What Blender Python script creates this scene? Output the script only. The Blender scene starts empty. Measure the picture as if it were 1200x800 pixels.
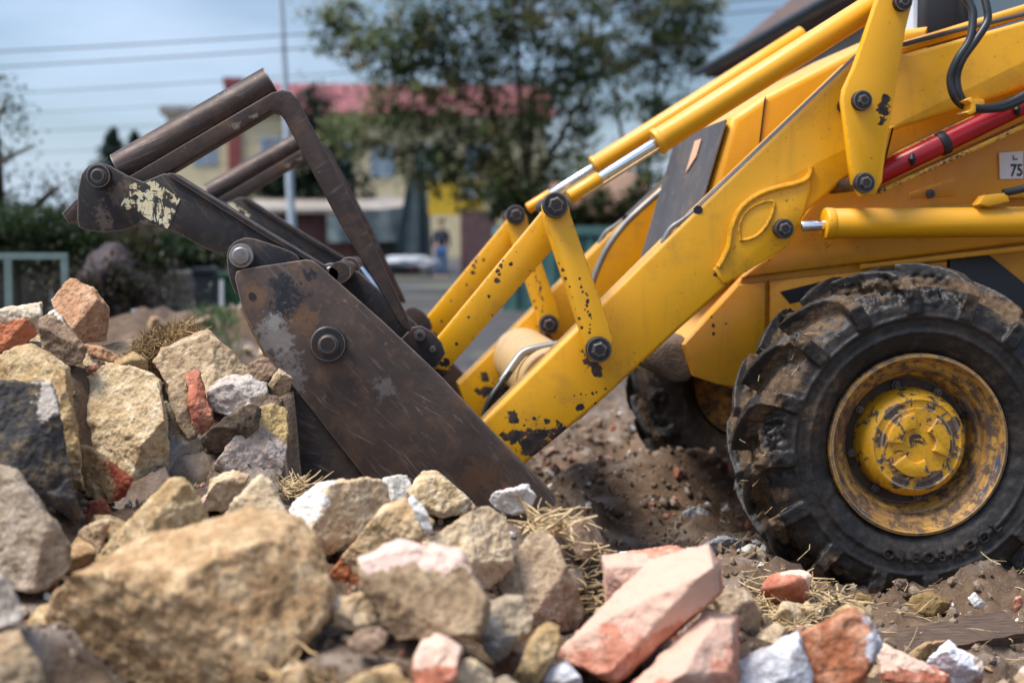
import bpy, bmesh, math, random
from mathutils import Vector, Matrix, noise, Euler
random.seed(7)
R = math.radians
S = bpy.context.scene
COL = S.collection

# ------------------------------------------------------------------ camera, sky, sun, exposure
CAMP = Vector((0.0, 0.0, 1.0))
YAW, PITCH, FPX = R(4.8), R(3.84), 1667.0
cam_d = bpy.data.cameras.new('camera')
cam = bpy.data.objects.new('camera', cam_d); COL.objects.link(cam)
cam.location = CAMP
cam.rotation_euler = (R(90) - PITCH, 0, -YAW)
cam_d.lens = 50.0; cam_d.sensor_width = 36.0
cam_d.clip_start = 0.05; cam_d.clip_end = 3000
cam_d.dof.use_dof = True
cam_d.dof.focus_distance = 3.72
cam_d.dof.aperture_fstop = 2.2
S.camera = cam

SUN_EL, SUN_AZ = 62.0, -108.0       # azimuth measured from +Y towards +X ; the veiled sun stands high to the left, a little behind the camera
world = bpy.data.worlds.new('World'); S.world = world; world.use_nodes = True
wn = world.node_tree.nodes; wl = world.node_tree.links
wn.clear()
w_out = wn.new('ShaderNodeOutputWorld'); w_bg = wn.new('ShaderNodeBackground')
sky = wn.new('ShaderNodeTexSky'); sky.sky_type = 'NISHITA'; sky.sun_disc = False
sky.sun_elevation = R(SUN_EL); sky.sun_rotation = R(SUN_AZ)
sky.air_density = 1.0; sky.dust_density = 1.5; sky.ozone_density = 4.0
tc = wn.new('ShaderNodeTexCoord')
mp = wn.new('ShaderNodeMapping'); mp.inputs['Scale'].default_value = (1.0, 1.0, 3.2)
mp.inputs['Location'].default_value = (0.9, 0.2, 0.35)
nz = wn.new('ShaderNodeTexNoise'); nz.inputs['Scale'].default_value = 2.3; nz.inputs['Detail'].default_value = 7; nz.inputs['Roughness'].default_value = 0.52
rp = wn.new('ShaderNodeValToRGB'); rp.color_ramp.elements[0].position = 0.43; rp.color_ramp.elements[1].position = 0.68
rp.color_ramp.elements[0].color = (0.06, 0.06, 0.06, 1); rp.color_ramp.elements[1].color = (0.8, 0.8, 0.8, 1)
sep = wn.new('ShaderNodeSeparateXYZ')
hz = wn.new('ShaderNodeMapRange'); hz.inputs['From Min'].default_value = 0.0; hz.inputs['From Max'].default_value = 0.11
hz.inputs['To Min'].default_value = 1.0; hz.inputs['To Max'].default_value = 0.0
mxf = wn.new('ShaderNodeMath'); mxf.operation = 'MAXIMUM'
cm = wn.new('ShaderNodeMix'); cm.data_type = 'RGBA'
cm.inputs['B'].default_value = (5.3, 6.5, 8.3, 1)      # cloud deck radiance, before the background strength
wl.new(tc.outputs['Generated'], mp.inputs['Vector']); wl.new(mp.outputs[0], nz.inputs['Vector'])
wl.new(nz.outputs['Fac'], rp.inputs['Fac']); wl.new(tc.outputs['Generated'], sep.inputs[0])
wl.new(sep.outputs['Z'], hz.inputs['Value']); wl.new(rp.outputs['Color'], mxf.inputs[0]); wl.new(hz.outputs[0], mxf.inputs[1])
wl.new(mxf.outputs[0], cm.inputs['Factor']); wl.new(sky.outputs[0], cm.inputs['A'])
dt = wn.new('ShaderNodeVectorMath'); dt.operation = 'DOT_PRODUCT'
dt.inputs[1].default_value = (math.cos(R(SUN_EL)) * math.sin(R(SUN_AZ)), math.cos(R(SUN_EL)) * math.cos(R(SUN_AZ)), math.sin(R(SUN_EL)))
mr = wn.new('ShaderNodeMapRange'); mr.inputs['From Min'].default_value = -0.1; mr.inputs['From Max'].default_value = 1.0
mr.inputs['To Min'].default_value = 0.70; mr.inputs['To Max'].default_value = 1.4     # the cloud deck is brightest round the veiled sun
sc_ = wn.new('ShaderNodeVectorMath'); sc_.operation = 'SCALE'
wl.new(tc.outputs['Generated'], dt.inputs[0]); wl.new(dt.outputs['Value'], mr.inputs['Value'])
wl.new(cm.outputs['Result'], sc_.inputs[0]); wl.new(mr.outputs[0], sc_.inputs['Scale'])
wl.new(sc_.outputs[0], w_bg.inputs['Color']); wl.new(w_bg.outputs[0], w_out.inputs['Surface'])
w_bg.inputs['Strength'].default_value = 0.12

sd = bpy.data.lights.new('sun', 'SUN'); sd.energy = 3.8; sd.angle = R(24); sd.color = (1.0, 0.95, 0.88)
sun = bpy.data.objects.new('sun', sd); COL.objects.link(sun)
_d = Vector((math.cos(R(SUN_EL)) * math.sin(R(SUN_AZ)), math.cos(R(SUN_EL)) * math.cos(R(SUN_AZ)), math.sin(R(SUN_EL))))
sun.rotation_euler = _d.to_track_quat('Z', 'Y').to_euler(); sun.location = (-5, 2, 12)

S.view_settings.view_transform = 'Standard'; S.view_settings.look = 'None'
S.view_settings.exposure = 0.54; S.view_settings.gamma = 1.0; S.view_settings.use_curve_mapping = False
S.render.engine = 'CYCLES'
try:
    S.cycles.use_denoising = True; S.cycles.denoiser = 'OPENIMAGEDENOISE'; S.cycles.denoising_input_passes = 'RGB_ALBEDO_NORMAL'; S.cycles.denoising_prefilter = 'ACCURATE'; S.cycles.use_adaptive_sampling = False
    S.cycles.max_bounces = 6; S.cycles.diffuse_bounces = 3; S.cycles.glossy_bounces = 3; S.cycles.transmission_bounces = 4
    S.cycles.caustics_reflective = False; S.cycles.caustics_refractive = False
except Exception:
    pass

# ------------------------------------------------------------------ measuring helpers: photo pixel -> point of the place
_rot = cam.rotation_euler.to_matrix()
def ray(px, py):
    return _rot @ Vector(((px - 600) / FPX, -(py - 400) / FPX, -1.0))
def PX(px, py, Y):
    d = ray(px, py); return CAMP + d * (Y / d.y)
def PG(px, py, z=0.0):
    d = ray(px, py); return CAMP + d * ((z - CAMP.z) / d.z)
def ppm(Y):
    return FPX / Y
_rinv = _rot.transposed()
def proj(p):
    q = _rinv @ (Vector(p) - CAMP)
    return 600 - FPX * q.x / q.z, 400 + FPX * q.y / q.z

# ------------------------------------------------------------------ object helpers
WLOC = {}
def tag(o, label=None, cat=None, group=None, kind=None):
    if label: o['label'] = label
    if cat: o['category'] = cat
    if group: o['group'] = group
    if kind: o['kind'] = kind
    return o
def empty(name, loc, label=None, cat=None, group=None, parent=None):
    o = bpy.data.objects.new(name, None); COL.objects.link(o)
    if parent is not None:
        o.parent = parent; WLOC[o] = WLOC[parent].copy()
    else:
        o.location = loc; WLOC[o] = Vector(loc)
    o.empty_display_size = 0.1
    return tag(o, label, cat, group)
def finish(bm, name, mat, parent=None, origin=None, smooth=38):
    if parent is not None:
        org = WLOC[parent]
    elif origin is not None:
        org = Vector(origin)
    else:
        xs = [v.co for v in bm.verts]
        org = Vector((sum(v.x for v in xs) / len(xs), sum(v.y for v in xs) / len(xs), min(v.z for v in xs)))
    bmesh.ops.translate(bm, verts=bm.verts, vec=-org)
    me = bpy.data.meshes.new(name); bm.to_mesh(me); bm.free()
    if mat is not None: me.materials.append(mat)
    if smooth:
        me.shade_smooth()
        if smooth < 180: me.set_sharp_from_angle(angle=R(smooth))
    o = bpy.data.objects.new(name, me); COL.objects.link(o)
    if parent is not None:
        o.parent = parent
    else:
        o.location = org
    WLOC[o] = org.copy()
    return o
def copy_tree(o, parent=None, off=None):
    c = o.copy(); COL.objects.link(c)
    c.parent = parent
    if off is not None: c.location = c.location + Vector(off)
    WLOC[c] = WLOC[o].copy()
    for ch in list(o.children): copy_tree(ch, c)
    return c
def add_prism(bm, near, far):
    """closed prism between two loops of the same length"""
    a = [bm.verts.new(p) for p in near]; b = [bm.verts.new(p) for p in far]
    n = len(a); f = [bm.faces.new(a), bm.faces.new(list(reversed(b)))]
    for i in range(n):
        f.append(bm.faces.new((a[i], b[i], b[(i + 1) % n], a[(i + 1) % n])))
    return a, b, f
def chaikin(pts, k):
    for _ in range(k):
        q = []
        for i in range(len(pts)):
            a, b = Vector(pts[i]), Vector(pts[(i + 1) % len(pts)])
            q += [tuple(a * .8 + b * .2), tuple(a * .2 + b * .8)]
        pts = q
    return pts
def plate(name, pts, y0, y1, mat, parent=None, bevel=0.004, seg=2, rnd=0, origin=None):
    """flat steel part: outline in photo pixels measured on the plane Y=y0, real thickness to y1"""
    if rnd: pts = chaikin(pts, rnd)
    bm = bmesh.new()
    near = [PX(x, y, y0) for x, y in pts]
    far = [p + Vector((0, y1 - y0, 0)) for p in near]
    add_prism(bm, near, far)
    bmesh.ops.recalc_face_normals(bm, faces=bm.faces)
    if bevel:
        es = [e for e in bm.edges if abs(e.verts[0].co.y - e.verts[1].co.y) < 1e-5]
        bmesh.ops.bevel(bm, geom=es, offset=bevel, segments=seg, profile=0.5, affect='EDGES', clamp_overlap=True)
    return finish(bm, name, mat, parent, origin)
def add_box(bm, lo, hi, rot=None, piv=None):
    vs = [bm.verts.new((x, y, z)) for x in (lo[0], hi[0]) for y in (lo[1], hi[1]) for z in (lo[2], hi[2])]
    for q in ((0,1,3,2),(4,6,7,5),(0,4,5,1),(2,3,7,6),(0,2,6,4),(1,5,7,3)):
        bm.faces.new([vs[i] for i in q])
    if rot is not None:
        bmesh.ops.rotate(bm, verts=vs, cent=piv or (0, 0, 0), matrix=rot)
    return vs
def box(name, lo, hi, mat, parent=None, bevel=0.0, rot=None, piv=None, origin=None):
    bm = bmesh.new(); add_box(bm, lo, hi, rot, piv)
    bmesh.ops.recalc_face_normals(bm, faces=bm.faces)
    if bevel: bmesh.ops.bevel(bm, geom=bm.edges[:], offset=bevel, segments=2, profile=0.5, affect='EDGES')
    return finish(bm, name, mat, parent, origin)
def frame_of(d):
    d = d.normalized(); u = Vector((0, 0, 1)) if abs(d.z) < .9 else Vector((1, 0, 0))
    a = d.cross(u).normalized(); return a, d.cross(a).normalized()
def add_tube(bm, path, rad, n=12, cap=True):
    path = [Vector(p) for p in path]; rings = []
    for i, p in enumerate(path):
        d = (path[min(i + 1, len(path) - 1)] - path[max(i - 1, 0)])
        if i == 0: a, b = frame_of(d); 
        else:
            dn = d.normalized(); a = (a - dn * a.dot(dn)).normalized(); b = dn.cross(a).normalized()
        r = rad[i] if isinstance(rad, (list, tuple)) else rad
        rings.append([bm.verts.new(p + (a * math.cos(t) + b * math.sin(t)) * r) for t in [2 * math.pi * k / n for k in range(n)]])
    for i in range(len(rings) - 1):
        for k in range(n):
            bm.faces.new((rings[i][k], rings[i][(k + 1) % n], rings[i + 1][(k + 1) % n], rings[i + 1][k]))
    if cap:
        bm.faces.new(list(reversed(rings[0]))); bm.faces.new(rings[-1])
def tube(name, path, rad, mat, parent=None, n=14, cap=True, origin=None):
    bm = bmesh.new(); add_tube(bm, path, rad, n, cap)
    bmesh.ops.recalc_face_normals(bm, faces=bm.faces)
    return finish(bm, name, mat, parent, origin)
def smooth_path(pts, k=6):
    pts = [Vector(p) for p in pts]; out = []
    P = [pts[0]] + pts + [pts[-1]]
    for i in range(1, len(P) - 2):
        for j in range(k):
            t = j / k; a, b, c, d = P[i - 1], P[i], P[i + 1], P[i + 2]
            out.append(0.5 * ((2 * b) + (c - a) * t + (2 * a - 5 * b + 4 * c - d) * t * t + (3 * b - a - 3 * c + d) * t ** 3))
    out.append(pts[-1]); return out
def add_lathe(bm, c, prof, n=32, close=True, ph=0.0):
    """revolve [(radius, Y)] round the axis through c parallel to Y"""
    rings = []
    for r, y in prof:
        if r < 1e-6: rings.append([bm.verts.new((c[0], y, c[2]))])
        else: rings.append([bm.verts.new((c[0] + r * math.cos(ph + 2 * math.pi * k / n), y, c[2] + r * math.sin(ph + 2 * math.pi * k / n))) for k in range(n)])
    for a, b in zip(rings, rings[1:]):
        for k in range(n):
            if len(a) == 1 and len(b) == 1: continue
            if len(a) == 1: bm.faces.new((a[0], b[(k + 1) % n], b[k]))
            elif len(b) == 1: bm.faces.new((a[k], a[(k + 1) % n], b[0]))
            else: bm.faces.new((a[k], a[(k + 1) % n], b[(k + 1) % n], b[k]))
def lathe(name, c, prof, mat, parent=None, n=32, smooth=38):
    bm = bmesh.new(); add_lathe(bm, c, prof, n)
    bmesh.ops.recalc_face_normals(bm, faces=bm.faces)
    return finish(bm, name, mat, parent, smooth=smooth)
def pin(name, px, py, y0, y1, rpx, mat, parent, head=0.55, hexa=True):
    """pivot pin with a washer and a head; its near end stands at y0"""
    c = PX(px, py, y0); r = rpx / ppm(y0) ; t = 0.35 * r
    bm = bmesh.new()
    add_lathe(bm, c, [(0, y1), (r * .7, y1), (r * .7, y0 + .04), (r, y0 + .04), (r, y0 + t + .005), (r * .93, y0 + t), (0, y0 + t)], 28)
    h = r * head
    add_lathe(bm, c, [(h, y0 + t), (h, y0 + .004), (h * .85, y0), (0, y0)], 6 if hexa else 24, ph=.3)
    if not hexa:
        pass
    bmesh.ops.recalc_face_normals(bm, faces=bm.faces)
    return finish(bm, name, mat, parent, smooth=30)

# ------------------------------------------------------------------ materials
class NT:
    def __init__(s, name):
        s.m = bpy.data.materials.new(name); s.m.use_nodes = True
        s.t = s.m.node_tree; s.n = s.t.nodes; s.l = s.t.links
        s.b = s.n['Principled BSDF']
        s.co = s.n.new('ShaderNodeTexCoord').outputs['Object']
    def set(s, sock, v):
        if hasattr(v, 'is_output') or isinstance(v, bpy.types.NodeSocket): s.l.new(v, sock)
        elif isinstance(v, (tuple, list)) and len(v) == 3 and sock.type == 'RGBA': sock.default_value = (*v, 1)
        else: sock.default_value = v
    def noise(s, scale, detail=4, rough=0.55, vec=None, dist=0.0):
        t = s.n.new('ShaderNodeTexNoise'); s.set(t.inputs['Vector'], vec or s.co)
        t.inputs['Scale'].default_value = scale; t.inputs['Detail'].default_value = detail
        t.inputs['Roughness'].default_value = rough; t.inputs['Distortion'].default_value = dist
        return t.outputs['Fac']
    def voro(s, scale, vec=None, feat='F1', out='Distance'):
        t = s.n.new('ShaderNodeTexVoronoi'); s.set(t.inputs['Vector'], vec or s.co); t.feature = feat
        t.inputs['Scale'].default_value = scale; return t.outputs[out]
    def map(s, scale=(1,1,1), rot=(0,0,0), loc=(0,0,0), vec=None):
        t = s.n.new('ShaderNodeMapping'); s.set(t.inputs['Vector'], vec or s.co)
        t.inputs['Scale'].default_value = scale; t.inputs['Rotation'].default_value = rot; t.inputs['Location'].default_value = loc
        return t.outputs[0]
    def rmap(s, scale, rot):
        return s.map(scale, (0, 0, 0), (0, 0, 0), s.map((1, 1, 1), rot))
    def step(s, fac, a, b, lo=0.0, hi=1.0):
        t = s.n.new('ShaderNodeMapRange'); s.set(t.inputs['Value'], fac)
        t.inputs['From Min'].default_value = a; t.inputs['From Max'].default_value = b
        t.inputs['To Min'].default_value = lo; t.inputs['To Max'].default_value = hi
        return t.outputs[0]
    def mix(s, fac, a, b):
        t = s.n.new('ShaderNodeMix'); t.data_type = 'RGBA'
        s.set(t.inputs['Factor'], fac); s.set(t.inputs['A'], a); s.set(t.inputs['B'], b)
        return t.outputs['Result']
    def math(s, op, a, b=0.0):
        t = s.n.new('ShaderNodeMath'); t.operation = op; s.set(t.inputs[0], a); s.set(t.inputs[1], b); return t.outputs[0]
    def vmath(s, op, a, b):
        t = s.n.new('ShaderNodeVectorMath'); t.operation = op; s.set(t.inputs[0], a); s.set(t.inputs[1], b)
        return t.outputs['Value'] if op in ('DISTANCE', 'DOT_PRODUCT', 'LENGTH') else t.outputs[0]
    def rand(s):
        t = s.n.new('ShaderNodeObjectInfo'); return t.outputs['Random']
    def edge(s, radius):
        """1 near convex edges"""
        bv = s.n.new('ShaderNodeBevel'); bv.samples = 4; bv.inputs['Radius'].default_value = radius
        g = s.n.new('ShaderNodeNewGeometry')
        d = s.vmath('DOT_PRODUCT', bv.outputs[0], g.outputs['Normal'])
        return s.step(d, 0.995, 0.85)
    def bump(s, h, strength=0.3, dist=0.01, prev=None):
        t = s.n.new('ShaderNodeBump'); t.inputs['Strength'].default_value = strength; t.inputs['Distance'].default_value = dist
        s.l.new(h, t.inputs['Height'])
        if prev is not None: s.l.new(prev, t.inputs['Normal'])
        return t.outputs[0]
    def out(s, col=None, rough=None, metal=None, normal=None, spec=None):
        if col is not None: s.set(s.b.inputs['Base Color'], col)
        if rough is not None: s.set(s.b.inputs['Roughness'], rough)
        if metal is not None: s.set(s.b.inputs['Metallic'], metal)
        if normal is not None: s.set(s.b.inputs['Normal'], normal)
        if spec is not None: s.b.inputs['Specular IOR Level'].default_value = spec
        return s.m

def mat_simple(name, col, rough=0.6, metal=0.0, var=0.15, scale=6, bump=0.0, spec=None):
    t = NT(name)
    f = t.noise(scale, 5)
    c = t.mix(t.step(f, .3, .7), tuple(x * (1 - var) for x in col), tuple(min(1, x * (1 + var)) for x in col))
    nm = t.bump(t.noise(scale * 8, 4), bump, .01) if bump else None
    return t.out(c, rough, metal, nm, spec)

def mat_paint(name, base, spots=(), chip=0.66, edge_amt=1.0, dirt=0.25, dirty_low=None):
    """enamel with chipped edges, pits, dust; spots = [(point, radius)] where the paint is worn to the primer"""
    t = NT(name)
    n_big = t.noise(1.7, 5); n_mid = t.noise(9, 7, .6); n_fine = t.noise(75, 10, .66); n_st = t.noise(30, 6, .6, t.map((1, 1, .12)))
    col = t.mix(t.step(n_big, .3, .7), tuple(b * .86 for b in base), base)
    col = t.mix(t.step(n_mid, .52, .78, 0, dirt), col, (.24, .12, .035))
    col = t.mix(t.step(n_st, .56, .8, 0, dirt * .6), col, (.16, .08, .03))
    m = t.step(n_fine, chip + .005, chip + .02)
    m = t.math('MULTIPLY', m, t.step(n_mid, .44, .5))
    s1 = t.noise(1.0, 6, .62, t.rmap((9, 9, 110), (0, R(38), 0))); s2 = t.noise(1.0, 6, .62, t.rmap((120, 9, 10), (0, R(20), 0)))
    scr = t.math('MULTIPLY', t.step(t.math('MAXIMUM', s1, s2), .70, .715), t.step(n_mid, .5, .56))
    m = t.math('MAXIMUM', m, scr)
    if edge_amt:
        e = t.math('MULTIPLY', t.edge(.009), t.step(t.noise(55, 9, .7), .52, .56))
        e = t.math('MULTIPLY', e, edge_amt); m = t.math('MAXIMUM', m, e)
    nd = t.noise(34, 10, .7)
    for p, r in spots:
        fall = t.step(t.vmath('DISTANCE', t.co, p), r * 1.9, 0, 0, .42)
        m = t.math('MAXIMUM', m, t.step(t.math('ADD', nd, fall), .695, .72))
    halo = t.math('MULTIPLY', t.step(n_fine, chip - .05, chip + .02, 0, .55), t.step(n_mid, .44, .52))
    col = t.mix(halo, col, (.40, .17, .02))
    bare = t.mix(t.step(t.noise(30, 5), .4, .65), (.02, .017, .018), (.085, .045, .03))
    col = t.mix(m, col, bare)
    if dirty_low is not None:
        sp = t.n.new('ShaderNodeSeparateXYZ'); t.l.new(t.co, sp.inputs[0])
        f = t.step(t.math('ADD', sp.outputs['Z'], t.math('MULTIPLY', n_mid, .35)), dirty_low + .2, dirty_low, 0, .85)
        col = t.mix(f, col, t.mix(n_fine, (.17, .11, .06), (.3, .21, .13)))
    gg = t.n.new('ShaderNodeNewGeometry'); sg = t.n.new('ShaderNodeSeparateXYZ'); t.l.new(gg.outputs['True Normal'], sg.inputs[0])
    col = t.mix(t.math('MULTIPLY', t.step(sg.outputs['Z'], .35, .8), t.step(n_mid, .35, .6, .12, .5)), col, (.52, .37, .2))
    ro = t.math('MAXIMUM', t.step(m, 0, 1, 0, .8), t.step(n_mid, .35, .65, .34, .52))
    nm = t.bump(t.noise(4.0, 3, .5), .22, .012)
    nm = t.bump(t.math('SUBTRACT', t.math('MULTIPLY', n_mid, .35), m), .28, .004, nm)
    return t.out(col, ro, 0.0, nm)

def mat_steel(name, a, b, rust, pale=.35, rot=(0, R(45), 0), rough=.5, metal=.35, spots=(), blue=0.5):
    t = NT(name)
    n1 = t.noise(3.2, 8, .62); n2 = t.noise(11, 9, .66); n3 = t.noise(48, 8, .6)
    v = t.rmap((5, 8, 40), rot); sc = t.noise(1.6, 9, .72, v, .5); v2 = t.rmap((40, 8, 4), (0, rot[1] + .25, 0)); sc2 = t.noise(1.6, 9, .7, v2, .5)
    fine = t.math('MAXIMUM', t.noise(1.0, 3, .5, t.rmap((3, 8, 190), (0, rot[1] - .12, 0))), t.noise(1.0, 3, .5, t.rmap((5, 8, 230), (0, rot[1] + .3, 0))))
    col = t.mix(t.step(n1, .36, .64), a, b)
    col = t.mix(t.step(n2, .5, .68, 0, .85), col, rust)
    col = t.mix(t.step(n2, .43, .34, 0, blue), col, (.022, .025, .033))
    col = t.mix(t.step(sc, .56, .78, 0, pale), col, (.3, .26, .23))
    col = t.mix(t.step(sc2, .62, .8, 0, pale * .7), col, (.26, .2, .15))
    col = t.mix(t.step(n3, .62, .75, 0, .5), col, (.2, .1, .055))
    col = t.mix(t.math('MULTIPLY', t.step(fine, .66, .72, 0, pale), t.step(n1, .42, .58)), col, (.36, .32, .29))
    col = t.mix(t.math('MULTIPLY', t.edge(.006), t.step(n2, .3, .5, .15, .75)), col, (.4, .34, .3))
    nd = t.noise(36, 10, .72)
    for p, r, c, am in spots:
        fall = t.step(t.vmath('DISTANCE', t.co, p), r * 1.9, 0, 0, .34)
        col = t.mix(t.step(t.math('ADD', nd, fall), .64, .72, 0, am), col, c)
    ro = t.step(n2, .3, .7, rough - .12, rough + .2)
    nm = t.bump(t.noise(5.0, 4, .55), .25, .014)
    nm = t.bump(t.math('ADD', t.math('MULTIPLY', sc, .5), n2), .3, .004, nm)
    nm = t.bump(n3, .22, .0025, nm)
    return t.out(col, ro, metal, nm, .28)

def mat_rock(name, c1, c2, c3, white=.45, stain=.5, patch=None, pdir=(0, 0, 1), poff=0.0, psoft=.05, bumpd=.012, wcol=(.68, .60, .49)):
    """c1..c3 body tones; white = amount of pale lime; patch = a second material stuck to one side (mortar, broken brick face)"""
    t = NT(name)
    rv = t.math('MULTIPLY', t.rand(), 37.0)
    co = t.vmath('ADD', t.co, rv)
    n1 = t.noise(5.5, 6, .6, co); n2 = t.noise(17, 9, .66, co); n3 = t.noise(75, 8, .65, co); n4 = t.noise(9, 8, .7, t.vmath('ADD', co, (3.1, 7.7, 1.3)))
    col = t.mix(t.step(n1, .34, .66), c1, c2)
    col = t.mix(t.step(n2, .45, .62), col, c3)
    col = t.mix(t.step(n3, .5, .66, 0, .65), col, tuple(x * .42 for x in c2))
    col = t.mix(t.step(t.noise(34, 9, .7, co), .56, .66, 0, .55), col, tuple(min(.82, x * 1.35) for x in c3))
    if patch is not None:
        d = t.vmath('DOT_PRODUCT', t.co, pdir)
        d = t.math('ADD', d, t.math('MULTIPLY', t.math('SUBTRACT', t.noise(13, 10, .72, co), .5), psoft * 3.4))
        col = t.mix(t.step(d, poff, poff + psoft * .10), col, t.mix(n2, patch, tuple(min(1, x * 1.25) for x in patch)))
    col = t.mix(t.step(n4, .62 - white * .2, .72 - white * .15, 0, .9 * min(1, white * 1.6)), col, wcol)
    pit = t.voro(55, co); 
    col = t.mix(t.math('MULTIPLY', t.step(n2, .42, .3), stain), col, tuple(x * .28 for x in c2))
    nm = t.bump(n2, .9, bumpd); nm = t.bump(n3, .8, bumpd * .5, nm)
    nm = t.bump(t.step(pit, 0, .35), .25, bumpd * .3, nm)
    return t.out(col, .92, 0, nm, .25)

YEL = (.88, .412, .003)
M_dark = mat_steel('dark_iron', (.035, .03, .03), (.055, .045, .042), (.085, .045, .03), .2)
M_pin = mat_steel('pin_steel', (.03, .03, .033), (.045, .043, .045), (.06, .04, .03), .15, rough=.42, metal=.5)
M_pinb = mat_steel('bright_pin_steel', (.3, .3, .3), (.22, .22, .22), (.16, .12, .09), .3, rough=.38, metal=.7, blue=.1)
M_rubber = mat_simple('black_hose_rubber', (.018, .02, .022), .42, 0, .3, 20)
M_pipe = mat_simple('grey_pipe', (.24, .23, .22), .42, .55, .2, 14)
M_chrome = mat_simple('chrome', (.82, .85, .88), .13, 1.0, .03, 20)
M_red = mat_simple('red_enamel', (.42, .008, .016), .3, 0, .15, 9)
M_black = mat_simple('black_paint', (.012, .012, .014), .5, 0, .3, 9)
M_grille = mat_steel('dark_grille_paint', (.052, .05, .055), (.075, .07, .07), (.13, .1, .08), .25, rough=.6, metal=0, blue=.3)
M_white = mat_simple('white_decal', (.72, .72, .74), .5, 0, .06, 10)
M_glass = NT('cab_glass').out((.16, .23, .27), .08, 0, None, .6)
M_orange = mat_simple('faded_orange_decal', (.62, .34, .2), .6, 0, .1, 12)

exec_parts = True
# ================================================================== THE GROUND
def lerp(a, b, t): return a + (b - a) * max(0, min(1, t))
def sstep(a, b, x):
    t = max(0, min(1, (x - a) / (b - a))); return t * t * (3 - 2 * t)

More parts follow.
